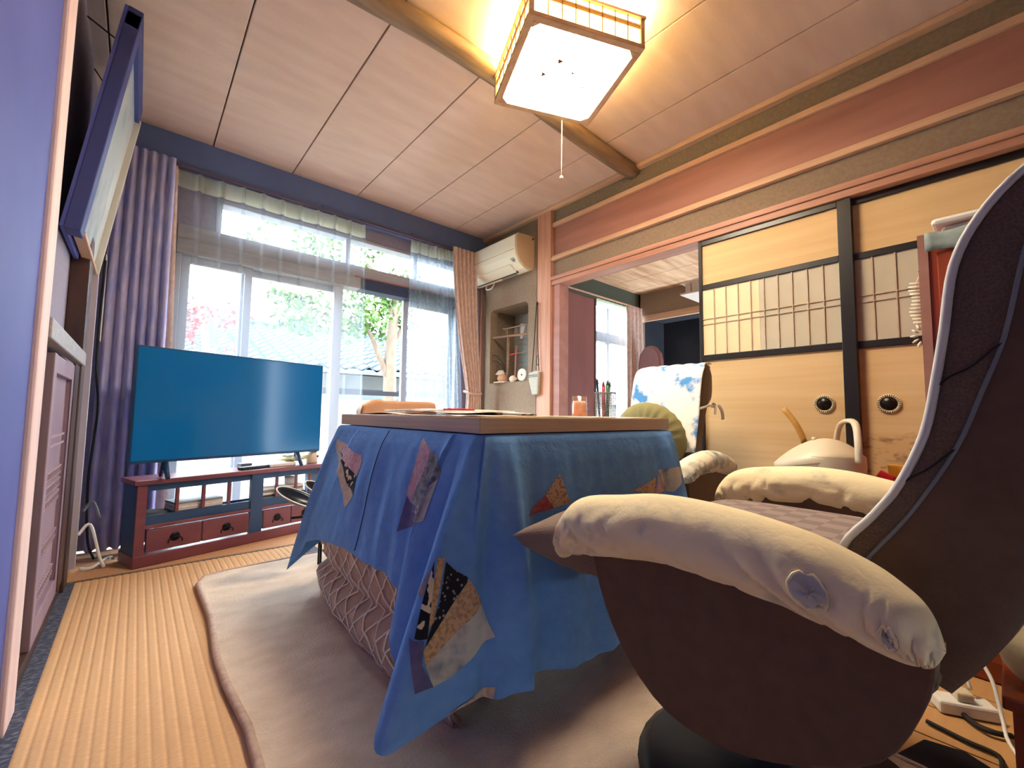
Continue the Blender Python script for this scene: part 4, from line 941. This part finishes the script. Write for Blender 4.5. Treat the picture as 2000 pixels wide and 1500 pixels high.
# ================================================================== recliner chairs
def rect_loft(fn_c, nz, seg=24): pass
def chair(name_label, cx, cy, ang, armm, armlabel, kind):
    M = Matrix.Translation((cx, cy, 0)) @ Matrix.Rotation(ang, 4, 'Z')
    t = thing('recliner_chair', name_label, 'armchair', (cx, cy, 0))
    near = kind == 'near'
    k = 1.0 if near else .93
    bs = 0 if near else .115       # back shifted forward in the far chair
    AY0, AY1 = (.25, -.26) if near else (.16, -.26)
    # base
    mb = MB(); mb.lathe([(0, .018), (.27, .018), (.275, .03), (.25, .05), (.06, .06), (.045, .12), (.045, .30), (0, .30)], (0, 0, 0), 32)
    bmesh.ops.transform(mb.bm, matrix=M, verts=mb.bm.verts); obj('base', mb, darkbase, t)
    # body tub
    mb = MB(); mb.box(-.22, .22, -.20, .18, .29, .40, R=M); obj('seat_frame', mb, ch_dark, t, bevel=.02)
    # side shells
    if near:
        prof = [(.215, .535), (.20, .50), (.17, .41), (.12, .335), (.05, .285), (-.04, .28), (-.13, .31), (-.21, .36), (-.248, .43), (-.262, .49), (-.24, .515), (-.16, .545), (-.03, .57), (.10, .57)]
    else:
        prof = [(.14, .535), (.13, .50), (.12, .40), (.09, .30), (.04, .25), (-.04, .24), (-.13, .26), (-.21, .31), (-.235, .40), (-.24, .50), (-.16, .53), (-.03, .55), (.08, .55)]
    AX = .345 if near else .275
    prof = [(p.x, p.y) for p in smoothpts([(a, b, 0) for a, b in prof], 3)]
    for s in (-1, 1):
        x0, x1 = sorted((s*(AX-.045), s*AX)); obj('side_shell', MB().prism(prof, x0, x1, 'x', R=M), ch_dark, t, bevel=.004)
    # seat cushion
    mb = MB()
    SWW = .275 if near else .215
    def seatf(u, v):
        a = -1+2*u; b = -1+2*v
        z = (.525 if near else .495) + .02*(1-a**4)*(1-b**4) - .04*(abs(a)**10+abs(b)**10)*.8
        return M @ Vector((a*SWW, .0+b*.24, z))
    mb.grid(seatf, 24, 24); mb.box(-SWW+.02, SWW-.02, -.22, .22, .38, .47, R=M)
    obj('seat', mb, ch_seat, t)
    # arms
    for s in (-1, 1):
        xo = s*AX
        if near: cl = [(.268, .490, .002), (.265, .495, .022), (.252, .515, .042), (.215, .54, .054), (.14, .556, .056), (.05, .568, .055), (-.06, .566, .054), (-.15, .553, .053), (-.205, .538, .047), (-.240, .523, .040), (-.260, .514, .028), (-.270, .509, .002)]
        else: cl = [(.176, .505, .002), (.17, .51, .02), (.16, .52, .038), (.12, .54, .045), (.03, .556, .048), (-.07, .558, .048), (-.17, .545, .046), (-.23, .53, .04), (-.258, .524, .026), (-.27, .52, .002)]
        ptsr = smoothpts([(p[0], p[1], p[2]) for p in cl], 5)
        def arm_fn(u, v, ptsr=ptsr, s=s):
            i = v*(len(ptsr)-1); i0 = int(min(i, len(ptsr)-2)); f = i-i0; q = ptsr[i0]*(1-f)+ptsr[i0+1]*f
            a = 2*PI*u; nz = noise.noise(Vector((v*9, math.cos(a)*1.5, math.sin(a)*1.5+s*3))); wr = -.015*(1-abs(math.sin(42*v+2.6*math.sin(a)+4*nz)))**1.8*max(0, .55-.75*math.sin(a))*(.5+1.2*math.exp(-v*3)) + .003*nz
            r = q.z + wr
            return M @ Vector((xo + 1.12*r*math.cos(a), q.x, q.y + .98*r*math.sin(a)))
        mb = MB(); mb.grid(arm_fn, 40, 220, closed=True)
        a_ = obj('arm_cover', mb, armm, t)
        if near:
            if s == -1:
                for (vv, uu, rr) in ((.655, .50, .017), (.79, .525, .012)):      # torn holes with crumpled edges
                    hb = MB()
                    def hole(u, v):
                        a = 2*PI*u; r = rr*(1-v)
                        p = arm_fn(uu + r*1.3*math.sin(a)/ .35, vv + r*1.6*math.cos(a)); c = M @ Vector((xo, -.12, .54))
                        return p + (p-c).normalized()*(.0025 + .004*math.sin(5*a+v*4)*v - .0015*v)
                    hb.grid(hole, 20, 6, closed=True); obj('torn_hole', hb, patch_marble, a_)
                    rb = MB(); rb.tube([arm_fn(uu + rr*1.3*math.sin(2*PI*q/18)/.35, vv + rr*1.6*math.cos(2*PI*q/18)) + Vector((-.002, 0, .002*math.sin(q*2.3))) for q in range(18)], .0018, 5, closed=True)
                    obj('frayed_edge', rb, armm, a_)
    # back
    w_ = .22 if near else .18
    if near:
        Fp = [(-.155, .50), (-.160, .567), (-.196, .618), (-.224, .663), (-.251, .731), (-.265, .802), (-.275, .865), (-.287, .947), (-.312, 1.004), (-.352, 1.051), (-.41, 1.085), (-.47, 1.09)]
        Sp = [(-.165, .46), (-.179, .541), (-.232, .625), (-.278, .713), (-.304, .787), (-.325, .852), (-.345, .951), (-.36, .99), (-.39, 1.03), (-.43, 1.055), (-.46, 1.065), (-.48, 1.07)]
        Rp = [(-.26, .40), (-.31, .48), (-.36, .60), (-.41, .70), (-.45, .79), (-.475, .86), (-.50, .93), (-.515, .98), (-.525, 1.02), (-.53, 1.045), (-.52, 1.06), (-.50, 1.075)]
        ph = .30
    else:
        Fp = [(-.10, .46), (-.11, .52), (-.125, .60), (-.145, .68), (-.165, .75), (-.175, .81), (-.185, .87), (-.20, .93), (-.215, .965), (-.235, .99), (-.26, 1.005), (-.285, 1.01)]
        Sp = [(p[0]-.05, p[1]-.01) for p in Fp]
        Rp = [(-.20, .42), (-.215, .50), (-.225, .58), (-.24, .66), (-.27, .74), (-.31, .80), (-.36, .84), (-.375, .88), (-.375, .92), (-.365, .95), (-.34, .98), (-.31, 1.0)]
    F3 = smoothpts([(0, a, b) for a, b in Fp], 4); S3 = smoothpts([(0, a, b) for a, b in Sp], 4); R3 = smoothpts([(0, a, b) for a, b in Rp], 4)
    n = len(F3)-1
    def at(L_, v): i = v*n; i0 = int(min(i, n-1)); f = i-i0; return L_[i0]*(1-f)+L_[i0+1]*f
    def width(v): return w_*(1-.10*max(0, v-.8)/.2)
    def cush(u, v):
        f = at(F3, v); s_ = at(S3, v); W = width(v)
        if u < .15: q = u/.15; p = s_*(1-q)+f*q; x = -W-.004*math.sin(PI*q)
        elif u > .85: q = (u-.85)/.15; p = f*(1-q)+s_*q; x = W+.004*math.sin(PI*q)
        else: q = (u-.15)/.7; x = -W+2*W*q; p = Vector(f); p.y -= .028*math.sin(PI*q)*(1 if near else -.3)
        return M @ Vector((x, p.y, p.z))
    mb = MB(); mb.grid(cush, 40, n); obj('back_cushion', mb, ch_mesh, t)
    def shellf(u, v):
        s_ = at(S3, v); r_ = at(R3, v); W = width(v)
        if u < .3: q = u/.3; p = s_*(1-q)+r_*q; x = -W+.03*q*q
        elif u > .7: q = (u-.7)/.3; p = r_*(1-q)+s_*q; x = W-.03*(1-q)**2
        else: q = (u-.3)/.4; x = (-W+.03)+2*(W-.03)*q; p = Vector(r_); p.y -= .02*math.sin(PI*q)
        return M @ Vector((x, p.y, p.z))
    mb = MB(); mb.grid(shellf, 30, n)
    mb.grid(lambda u, v: (M @ Vector((-width(1)+2*width(1)*u, (F3[-1]*(1-v)+R3[-1]*v).y, (F3[-1]*(1-v)+R3[-1]*v).z))), 8, 3)
    obj('back_shell', mb, ch_dark, t)
    for s in (-1, 1):
        obj('piping', MB().tube([M @ Vector((s*(width(i/n)+.002), F3[i].y+.001, F3[i].z)) for i in range(4, n+1)], 0.0052 if near else .004, 8), pipe_m if near else ch_dark, t)
        if near: obj('thin_piping', MB().tube([M @ Vector((s*(width(i/n)+.001), S3[i].y, S3[i].z)) for i in range(2, n+1)], .0025, 6), pipe2_m, t)
        obj('hinge_cover', MB().prism([(-.10, .40), (-.14, .50), (-.20, .52), (-.26, .44), (-.22, .38)], s*(AX-.09)-.02, s*(AX-.09)+.02, 'x', R=M), ch_dark, t, bevel=.01)
    if near:
        obj('cross_seam', MB().tube([cush(.15*(1-q/8), .44+.004*math.sin(q)) + M.to_3x3() @ Vector((-.002, 0, 0)) for q in range(9)], .0013, 5), darkbase, t)
        obj('cross_seam', MB().tube([cush(.15*(1-q/8), .27+.004*math.sin(q)) + M.to_3x3() @ Vector((-.002, 0, 0)) for q in range(9)], .0013, 5), darkbase, t)
    return t, M, (cush, width, at, F3)
near_c, NM, _ = chair('large dark brown recliner in the foreground with mottled cream arm covers', 1.0, .325, 0, arm_m, '', 'near')
far_c, FM, (fcush, fwid, fat, F3f) = chair('dark brown recliner across the table, wearing a white and blue headrest cover', 1.82, 1.135, PI/2, arm2_m, '', 'far')
# head cover of the far chair
hc = thing('headrest_cover', 'white tie-dyed headrest cover with blue blotches tied round the far recliner', 'chair cover', (2.0, 1.17, .8))
def hcf(u, v):
    if v < .8: q = .16+.84*(v/.8); p = fcush(.15+.7*u, q)
    else:
        q = (v-.8)/.2; a = fcush(.15+.7*u, 1.0); p = a + Vector((.06*q, 0, -.0*q))
    return p + Vector((-.008, 0, .006)) + Vector((0, (u-.5)*.012, .002*math.sin(30*u+9*v)))
mb = MB(); mb.grid(hcf, 40, 40); obj('cover_cloth', mb, white_dye, hc, solid=.003)
mb = MB(); mb.tube(smoothpts([(1.985, .948, .79), (2.03, .94, .80), (2.07, .935, .81), (2.12, .945, .815), (2.15, .95, .81)], 4), .006, 6)
obj('tie_band', mb, clay_m, hc)
mb = MB(); mb.tube([(2.075+.022*math.cos(2*PI*k/14), .928, .808+.010*math.sin(2*PI*k/14)) for k in range(14)], .005, 6, closed=True)
mb.tube(smoothpts([(2.09, .925, .805), (2.085, .92, .785), (2.075, .92, .765)], 3), .006, 6); mb.tube(smoothpts([(2.15, .935, .81), (2.165, .925, .78), (2.175, .925, .74)], 3), .007, 6)
obj('bow', mb, clay_m, hc)
# olive round cushion on the far chair
oc = thing('round_cushion', 'round olive cushion with radial pleats leaning on the far recliner', 'cushion', (1.88, 1.20, .5))
def ocf(u, v):
    a = 2*PI*u; b = -PI/2+PI*v; R_ = .185*math.cos(b)**.55 if math.cos(b) > 0 else 0
    hgt = .055*math.sin(b)*(1-.0) + .004*math.sin(24*a)*math.cos(b)
    return Vector((1.90, 1.16, .65)) + (Matrix.Rotation(math.radians(-14), 3, 'Y') @ Vector((hgt, R_*math.cos(a), R_*math.sin(a)*.93)))
mb = MB(); mb.grid(ocf, 96, 16, closed=True); obj('cushion_body', mb, olive_m, oc)
obj('centre_button', MB().lathe([(0, -.008), (.014, -.006), (.016, .004)], (1.845, 1.16, .637), 12, 'x'), olive_m, oc)
# herringbone pillow on the near chair
A_, B_, C_, D_ = [Vector(p) for p in ((.605, .70, .495), (.98, .72, .50), (1.0, .50, .50), (.70, .46, .50))]
def pil(u, v):
    sgn = 1 if u < .5 else -1; a = (u*2 if u < .5 else 2-u*2)
    base = (A_*(1-a)+B_*a)*(1-v) + (D_*(1-a)+C_*a)*v
    e = (max(0, 1-(2*a-1)**2)*max(0, 1-(2*v-1)**2))
    n_ = (.050 if sgn > 0 else -.095)*e**.42 + .003*math.sin(40*v+8*a)*e
    pinch = Vector((0, 0, 0)); cc = (A_+B_+C_+D_)/4
    pp_ = base + (cc-base)*.10*(1-abs(2*a-1)**2)*(abs(2*v-1)**2) + (cc-base)*.10*(1-abs(2*v-1)**2)*(abs(2*a-1)**2)
    return pp_ + Vector((-.1, .1, 1)).normalized()*n_
mb = MB(); mb.grid(pil, 56, 24); tag(obj('square_pillow', mb, pill_m), 'grey brown herringbone pillow poking out from the front of the near recliner', 'pillow')

# ================================================================== right side things
# kettle / air pot
ko = Vector((2.06, .475, 0)); KM = Matrix.Translation(ko) @ Matrix.Rotation(math.radians(140), 4, 'Z')
hp = thing('hot_water_pot', 'cream electric hot water pot with arched handle in front of the sliding doors', 'kettle', tuple(ko))
kz = .42
def kl(prof, sx=1, sy=1, dx=0):
    mb = MB(); mb.lathe(prof, (0, 0, 0), 28, sx=sx, sy=sy); bmesh.ops.transform(mb.bm, matrix=KM @ Matrix.Translation((dx, 0, 0)), verts=mb.bm.verts); return mb
side = Matrix.Translation(ko) @ Matrix.Rotation(math.radians(118), 4, 'Z') @ Matrix.Translation((.01, 0, -.10)) @ Matrix.Scale(1.18, 4); KM = side
obj('body', kl([(0, kz-.12), (.085, kz-.12), (.09, kz-.10), (.09, .56), (.085, .575)], 1.05, 1), steel_m, hp)
lid = MB()
def lidf(u, v):
    a = 2*PI*u; r = v
    x = .105*math.cos(a)*r + (.045*r if math.cos(a) > 0 else 0)*math.cos(a); y = .098*math.sin(a)*r*(1-.25*max(0, math.cos(a))**2)
    z = .655 - .055*r**2.2 - .035*max(0, x/.15)**1.3
    return KM @ Vector((x, y, z))
lid.grid(lidf, 36, 10, closed=True); 
def lips(u, v):
    a = 2*PI*u; p = lidf(u, 1.0); q = KM.inverted() @ p; q.z -= .045*v*(1-.3*max(0, math.cos(a))); q.x *= 1-.03*v; q.y *= 1-.03*v
    return KM @ q
lid.grid(lips, 36, 3, closed=True)
obj('lid', lid, cream_m, hp)
obj('collar', kl([(.101, .60), (.103, .57), (.100, .535), (.088, .53)], 1.0, 1.0, -.006), cream_m, hp)
obj('lid_seam', MB().tube([lips(k/36, .35) for k in range(36)], .0012, 4, closed=True), steel_m, hp)
obj('handle', MB().tube(smoothpts([KM @ Vector(p) for p in ((-.06, .098, .585), (-.06, .10, .64), (-.065, .07, .70), (-.07, 0, .715), (-.065, -.07, .70), (-.06, -.10, .64), (-.06, -.098, .585))], 5), .012, 8, flat=.7), cream_m, hp)
obj('spout', MB().tube([KM @ Vector((.13, 0, .565)), KM @ Vector((.13, 0, .548))], .010, 8), steel_m, hp)
obj('water_gauge', B(.085, .096, -.018, .018, .47, .555, R=KM), bluegrey_cloth, hp)
obj('lid_button', MB().tube([KM @ Vector((.03, 0, .645)), KM @ Vector((.03, 0, .658))], .008, 10), cream_m, hp)
obj('round_badge', XF(MB().lathe([(0, -.002), (.03, -.002), (.03, .002)], (0, 0, 0), 18, 'y'), KM @ Matrix.Translation((.03, .092, .535))), white_m, hp)
sd = thing('side_table', 'low wooden side table carrying the hot water pot', 'table', (2.12, .45, 0))
obj('table_board', B(1.88, 2.36, .18, .72, .27, .298), red_wood, sd, bevel=.004)
for x in (1.91, 2.33):
    for y in (.21, .69): obj('leg', B(x-.015, x+.015, y-.015, y+.015, 0, .27), red_wood, sd)
bkx = thing('snack_basket', 'tan woven basket holding coloured packets right of the pot', 'basket', (2.16, .32, .30))
obj('basket_wall', MB().box(2.08, 2.26, .22, .228, .299, .48).box(2.08, 2.26, .40, .408, .299, .48).box(2.08, 2.088, .228, .40, .299, .48).box(2.252, 2.26, .228, .40, .299, .48).box(2.088, 2.252, .228, .40, .299, .31), bamboo_m, bkx, bevel=.002)
def pack(x, y, z, s, m, label, r1, r2):
    R = Matrix.Translation((x, y, z)) @ Matrix.Rotation(r2, 4, 'Z') @ Matrix.Rotation(r1, 4, 'X')
    tag(obj('snack_packet', B(-.008, .008, -s, s, -.05, .055, R=R), m, bevel=.004), label, 'packet')
pack(2.14, .335, .50, .025, red_m, 'bright red packet leaning in the basket', .5, .0)
pack(2.18, .285, .525, .028, yellow_m, 'orange yellow packet standing behind the red one', -.05, .0)
pack(2.12, .262, .475, .022, green_m, 'green packet at the right of the basket', -.3, 0)
pack(2.13, .375, .45, .028, news_m, 'beige packet at the left of the basket', .3, 0)

# red wooden cabinet behind the chair
cb = thing('tall_cabinet', 'glossy red brown wooden cabinet right of the sliding doors', 'cabinet', (2.15, 0, 0))
obj('carcass', B(1.90, 2.38, -.38, .172, 0, 1.35), cabr_m, cb, bevel=.005)
obj('edge_strip', B(1.895, 1.902, .15, .174, 0, 1.35), red_wood, cb)
obj('door', B(1.885, 1.90, -.36, .13, .06, 1.28), cabr_m, cb, bevel=.003)
rn = MB(); rn.grid(lambda u, v: Vector((1.875+.004*math.sin(25*v) if u < .15 else 1.875+.5*(u-.15)/.85, .155-.5*v, (1.285+.055*u/.15 if u < .15 else 1.342) + .003*math.sin(30*v+10*u))), 20, 30)
tag(obj('table_runner', rn, bluegrey_cloth, solid=.005), 'grey green cloth runner folded over the cabinet top', 'cloth')
wt = thing('white_tray', 'white plastic lidded tray lying on the cabinet runner', 'tray', (2.1, -.05, 1.35))
obj('tray_body', B(1.93, 2.26, -.30, .12, 1.355, 1.375), white_m, wt, bevel=.01)
obj('tray_lip', B(1.90, 2.30, -.32, .14, 1.375, 1.397), white_m, wt, bevel=.01)
gl_ = thing('shell_garland', 'pale garland of shell pieces hanging on the cabinet side', 'garland', (1.93, .19, 1.0))
pts_ = [(1.93, .172, 1.20)] + [(1.93, .185, 1.19-.02*k) for k in range(9)]
n_ = 0
for k in range(24):
    if k < 12: c_ = Vector((1.925, .185+.004*math.sin(k), 1.20-.012*k))
    else:
        a = (k-12)/12*2*PI; c_ = Vector((1.925, .172+.024*math.sin(a)*1.0, 1.025+.032*math.cos(a)))
    d = Vector((0, .016, .004)) if k < 12 else (c_-Vector((1.925, .172, 1.025))).normalized()*.010
    obj('shell_piece', MB().tube([c_-d, c_, c_+d], [.002, .005, .0025], 6), clay_m, gl_)
obj('thread', MB().tube([(1.93, .17, 1.24), (1.925, .185, 1.20), (1.925, .185, 1.06)], .0015, 5), white_m, gl_)
obj('hook', MB().tube([(1.93, .155, 1.245), (1.93, .178, 1.24)], .003, 5), iron_m, gl_)

# floor clutter bottom right
ps = thing('power_strip', 'white extension socket block on the floor behind the recliner', 'socket', (1.66, .1, 0))
PM = Matrix.Translation((1.66, .10, 0)) @ Matrix.Rotation(math.radians(-60), 4, 'Z')
obj('socket_body', B(-.075, .045, -.028, .028, 0, .032, R=PM), white_m, ps, bevel=.006)
obj('plug', B(-.035, -.0, -.02, .02, .032, .055, R=PM), cream_m, ps, bevel=.005)
obj('switch', MB().lathe([(0, .034), (.012, .034), (.013, .03)], (1.655, .09, 0), 14), whitep, ps)
tag(obj('white_flex', MB().tube(smoothpts([(1.68, .10, .05), (1.70, .115, .12), (1.69, .09, .14), (1.66, .06, .10), (1.62, .045, .03), (1.56, .035, .01), (1.45, .0, .01)], 6), .004, 6), white_m), 'white flex arching from the extension socket', 'cable')
tag(obj('dark_flex', MB().tube(smoothpts([(1.75, .15, .01), (1.70, .13, .01), (1.62, .11, .008), (1.58, .07, .01), (1.6, .03, .01)], 6), .006, 6), strap_m), 'dark cable curling round the extension socket', 'cable')
tag(obj('dark_flex', MB().tube(smoothpts([(1.52, .17, .006), (1.50, .10, .006), (1.49, .05, .006), (1.42, .04, .006), (1.46, .0, .006)], 6), .005, 6), strap_m), 'thin dark cable crossing the floorboards before the extension socket', 'cable')
tag(obj('dark_floor_cloth', MB().prism([(1.31, .20), (1.42, .165), (1.44, .10), (1.40, .03), (1.36, -.06), (1.31, -.10)], 0, .014, 'z'), mat('dark_felt', '#1a1820', .95), bevel=.004), 'dark folded cloth on the floorboards behind the near recliner', 'cloth')
tag(obj('cloth_bag', blob(1.38, -.04, .31, .10, .085, .085, Matrix.Identity(4), 4, 20, 12, .25), arm_m), 'cream cloth bundle at the right picture edge behind the recliner', 'bundle')
bxx = thing('wooden_stool', 'dark red wooden stool under the cream cloth bundle', 'stool', (1.4, -.08, 0))
obj('stool_seat', B(1.27, 1.5, -.2, .035, .205, .23), cabr_m, bxx, bevel=.004)
for x in (1.29, 1.48):
    for y in (-.18, .01): obj('leg', B(x-.012, x+.012, y-.012, y+.012, 0, .205), cabr_m, bxx)

# ================================================================== outside
g = struct('ground', B(-8, 16, 3.4, 24, -.5, -.35), ground_m)
hs = thing('neighbour_house', 'neighbouring house with blue grey tiled roof and pale wall beyond the garden', 'house', (3, 8, -.4))
obj('wall', B(-6, 10, 7.3, 9.5, -.4, 1.45), hwall_m, hs)
obj('eave_board', B(-6.2, 10.2, 6.75, 6.85, 1.36, 1.44), hgrey, hs)
obj('window_band', B(2.2, 5.0, 7.26, 7.3, .7, 1.15), hgrey, hs)
sl = (2.52-1.44)/(10-6.8)
mb = MB()
NXT, NYT = 64, 14
def tilef(i):
    x0 = -6.2+i*.255
    for j in range(NYT):
        y0 = 6.75+j*.235; y1 = y0+.25
        for k in range(4):
            a0, a1 = k/4, (k+1)/4
            z = lambda a, y, up: 1.44+(y-6.75)*sl + .035*math.sin(2*PI*a) + up
            v = mb.verts([(x0+a0*.255, y0, z(a0, y0, .03)), (x0+a1*.255, y0, z(a1, y0, .03)), (x0+a1*.255, y1, z(a1, y1, 0)), (x0+a0*.255, y1, z(a0, y1, 0))])
            mb.bm.faces.new(v)
            v2 = mb.verts([(x0+a0*.255, y0, z(a0, y0, .03)), (x0+a1*.255, y0, z(a1, y0, .03)), (x0+a1*.255, y0, z(a1, y0, 0)), (x0+a0*.255, y0, z(a0, y0, 0))])
            mb.bm.faces.new(v2)
for i in range(NXT): tilef(i)
obj('roof_tiles', mb, tile_m, hs, kind='stuff')
obj('roof_ridge', MB().tube([(-6.2, 10.0, 2.56), (10.2, 10.0, 2.56)], .10, 8), tile_m, hs)
obj('roof_slab', MB().prism([(6.8, 1.38), (10.05, 2.46), (10.05, 1.4)], -6.2, 10.1, 'x'), hgrey, hs)
gw = thing('garden_wall', 'pale garden wall below the neighbour roof', 'wall', (3, 6.3, -.4))
obj('panel', B(-6, 10, 6.2, 6.3, -.4, .95), hwall_m, gw); obj('coping', B(-6, 10, 6.16, 6.34, .95, 1.02), hgrey, gw)

def leaves(mb, c, r, n, size, rnd):
    for _ in range(n):
        d = Vector((rnd.gauss(0, 1), rnd.gauss(0, 1), rnd.gauss(0, .8))); d = d.normalized()*r*rnd.random()**.5
        p = Vector(c)+d; a = Vector((rnd.uniform(-1, 1), rnd.uniform(-1, 1), rnd.uniform(-1, 1))).normalized()
        b = a.cross(Vector((rnd.uniform(-1, 1), rnd.uniform(-1, 1), rnd.uniform(-1, 1)))).normalized()*size*.32; a = a*size*.6
        mb.bm.faces.new(mb.verts([p-a, p+b, p+a, p-b]))
def tree(label, trunk, branches, clumps, lm, n, size, seed):
    rnd = random.Random(seed); t = thing('tree', label, 'tree', tuple(trunk[0]))
    tr = MB(); tr.tube(smoothpts(trunk, 4), [(.10*(1-.55*i/(4*(len(trunk)-1)))) for i in range(4*(len(trunk)-1)+1)] if seed == 1 else .03, 8); obj('trunk', tr, trunk_m, t)
    for b in branches:
        mb = MB(); P = smoothpts(b[0], 4); mb.tube(P, [b[1]*(1-.8*i/(len(P)-1)) for i in range(len(P))], 6); obj('branch', mb, trunk_m, t)
    mb = MB()
    for c_, r in clumps: leaves(mb, c_, r, int(n*r*r*8), size, rnd)
    obj('foliage', mb, lm, t, kind='stuff')
rn_ = random.Random(3); cl = []
for _ in range(46):
    x = rn_.uniform(.85, 2.75); z = rn_.uniform(1.75, 3.15)
    if x < 1.25 and z < 2.0: z = rn_.uniform(1.55, 1.9)
    cl.append(((x, rn_.uniform(4.8, 5.6), z), rn_.uniform(.14, .24)))
cl += [((2.2, 5, 2.15), .28), ((2.42, 5.05, 2.35), .28), ((2.0, 5, 1.95), .22), ((1.7, 5, 1.85), .25), ((1.4, 5, 1.75), .25), ((1.2, 5, 1.72), .2)]
tree('leafy garden tree with a forked trunk outside the open window', [(2.42, 5.1, -.4), (2.36, 5.05, .9), (2.33, 5, 1.5), (2.36, 5, 2.1), (2.3, 5, 2.7)],
     [([(2.40, 5.05, 1.0), (2.18, 5.0, 1.45), (2.04, 5, 1.72), (1.75, 5, 1.95)], .05), ([(2.34, 5, 1.55), (2.5, 5, 1.9), (2.65, 5, 2.4)], .04),
      ([(2.32, 5, 2.4), (1.6, 5.0, 2.35), (1.1, 5.0, 2.25), (.9, 5, 2.35)], .03), ([(2.33, 5, 2.3), (1.8, 5, 2.7), (1.3, 5, 3.0)], .03), ([(2.3, 5, 2.6), (2.6, 5, 3.1)], .03)], cl, leaf_m, 170, .075, 1)
cl = [((rn_.uniform(.15, .75), rn_.uniform(4.6, 5.1), rn_.uniform(1.3, 1.75)), rn_.uniform(.08, .14)) for _ in range(16)]
tree('small red leaved maple low at the left of the window', [(.5, 4.85, -.4), (.48, 4.85, .9), (.4, 4.85, 1.7)], [([(.48, 4.85, 1.1), (.25, 4.85, 1.55)], .015), ([(.46, 4.85, 1.2), (.65, 4.85, 1.6)], .015)], cl, leafr_m, 220, .05, 2)
cl = [((rn_.uniform(3.6, 5.8), rn_.uniform(5.1, 5.75), rn_.uniform(.6, 1.8)), .25) for _ in range(20)]
tree('bushy green shrub outside the far room window', [(4.8, 5.5, -.4), (4.8, 5.5, 1.2)], [], cl, leaf_m, 120, .09, 3)
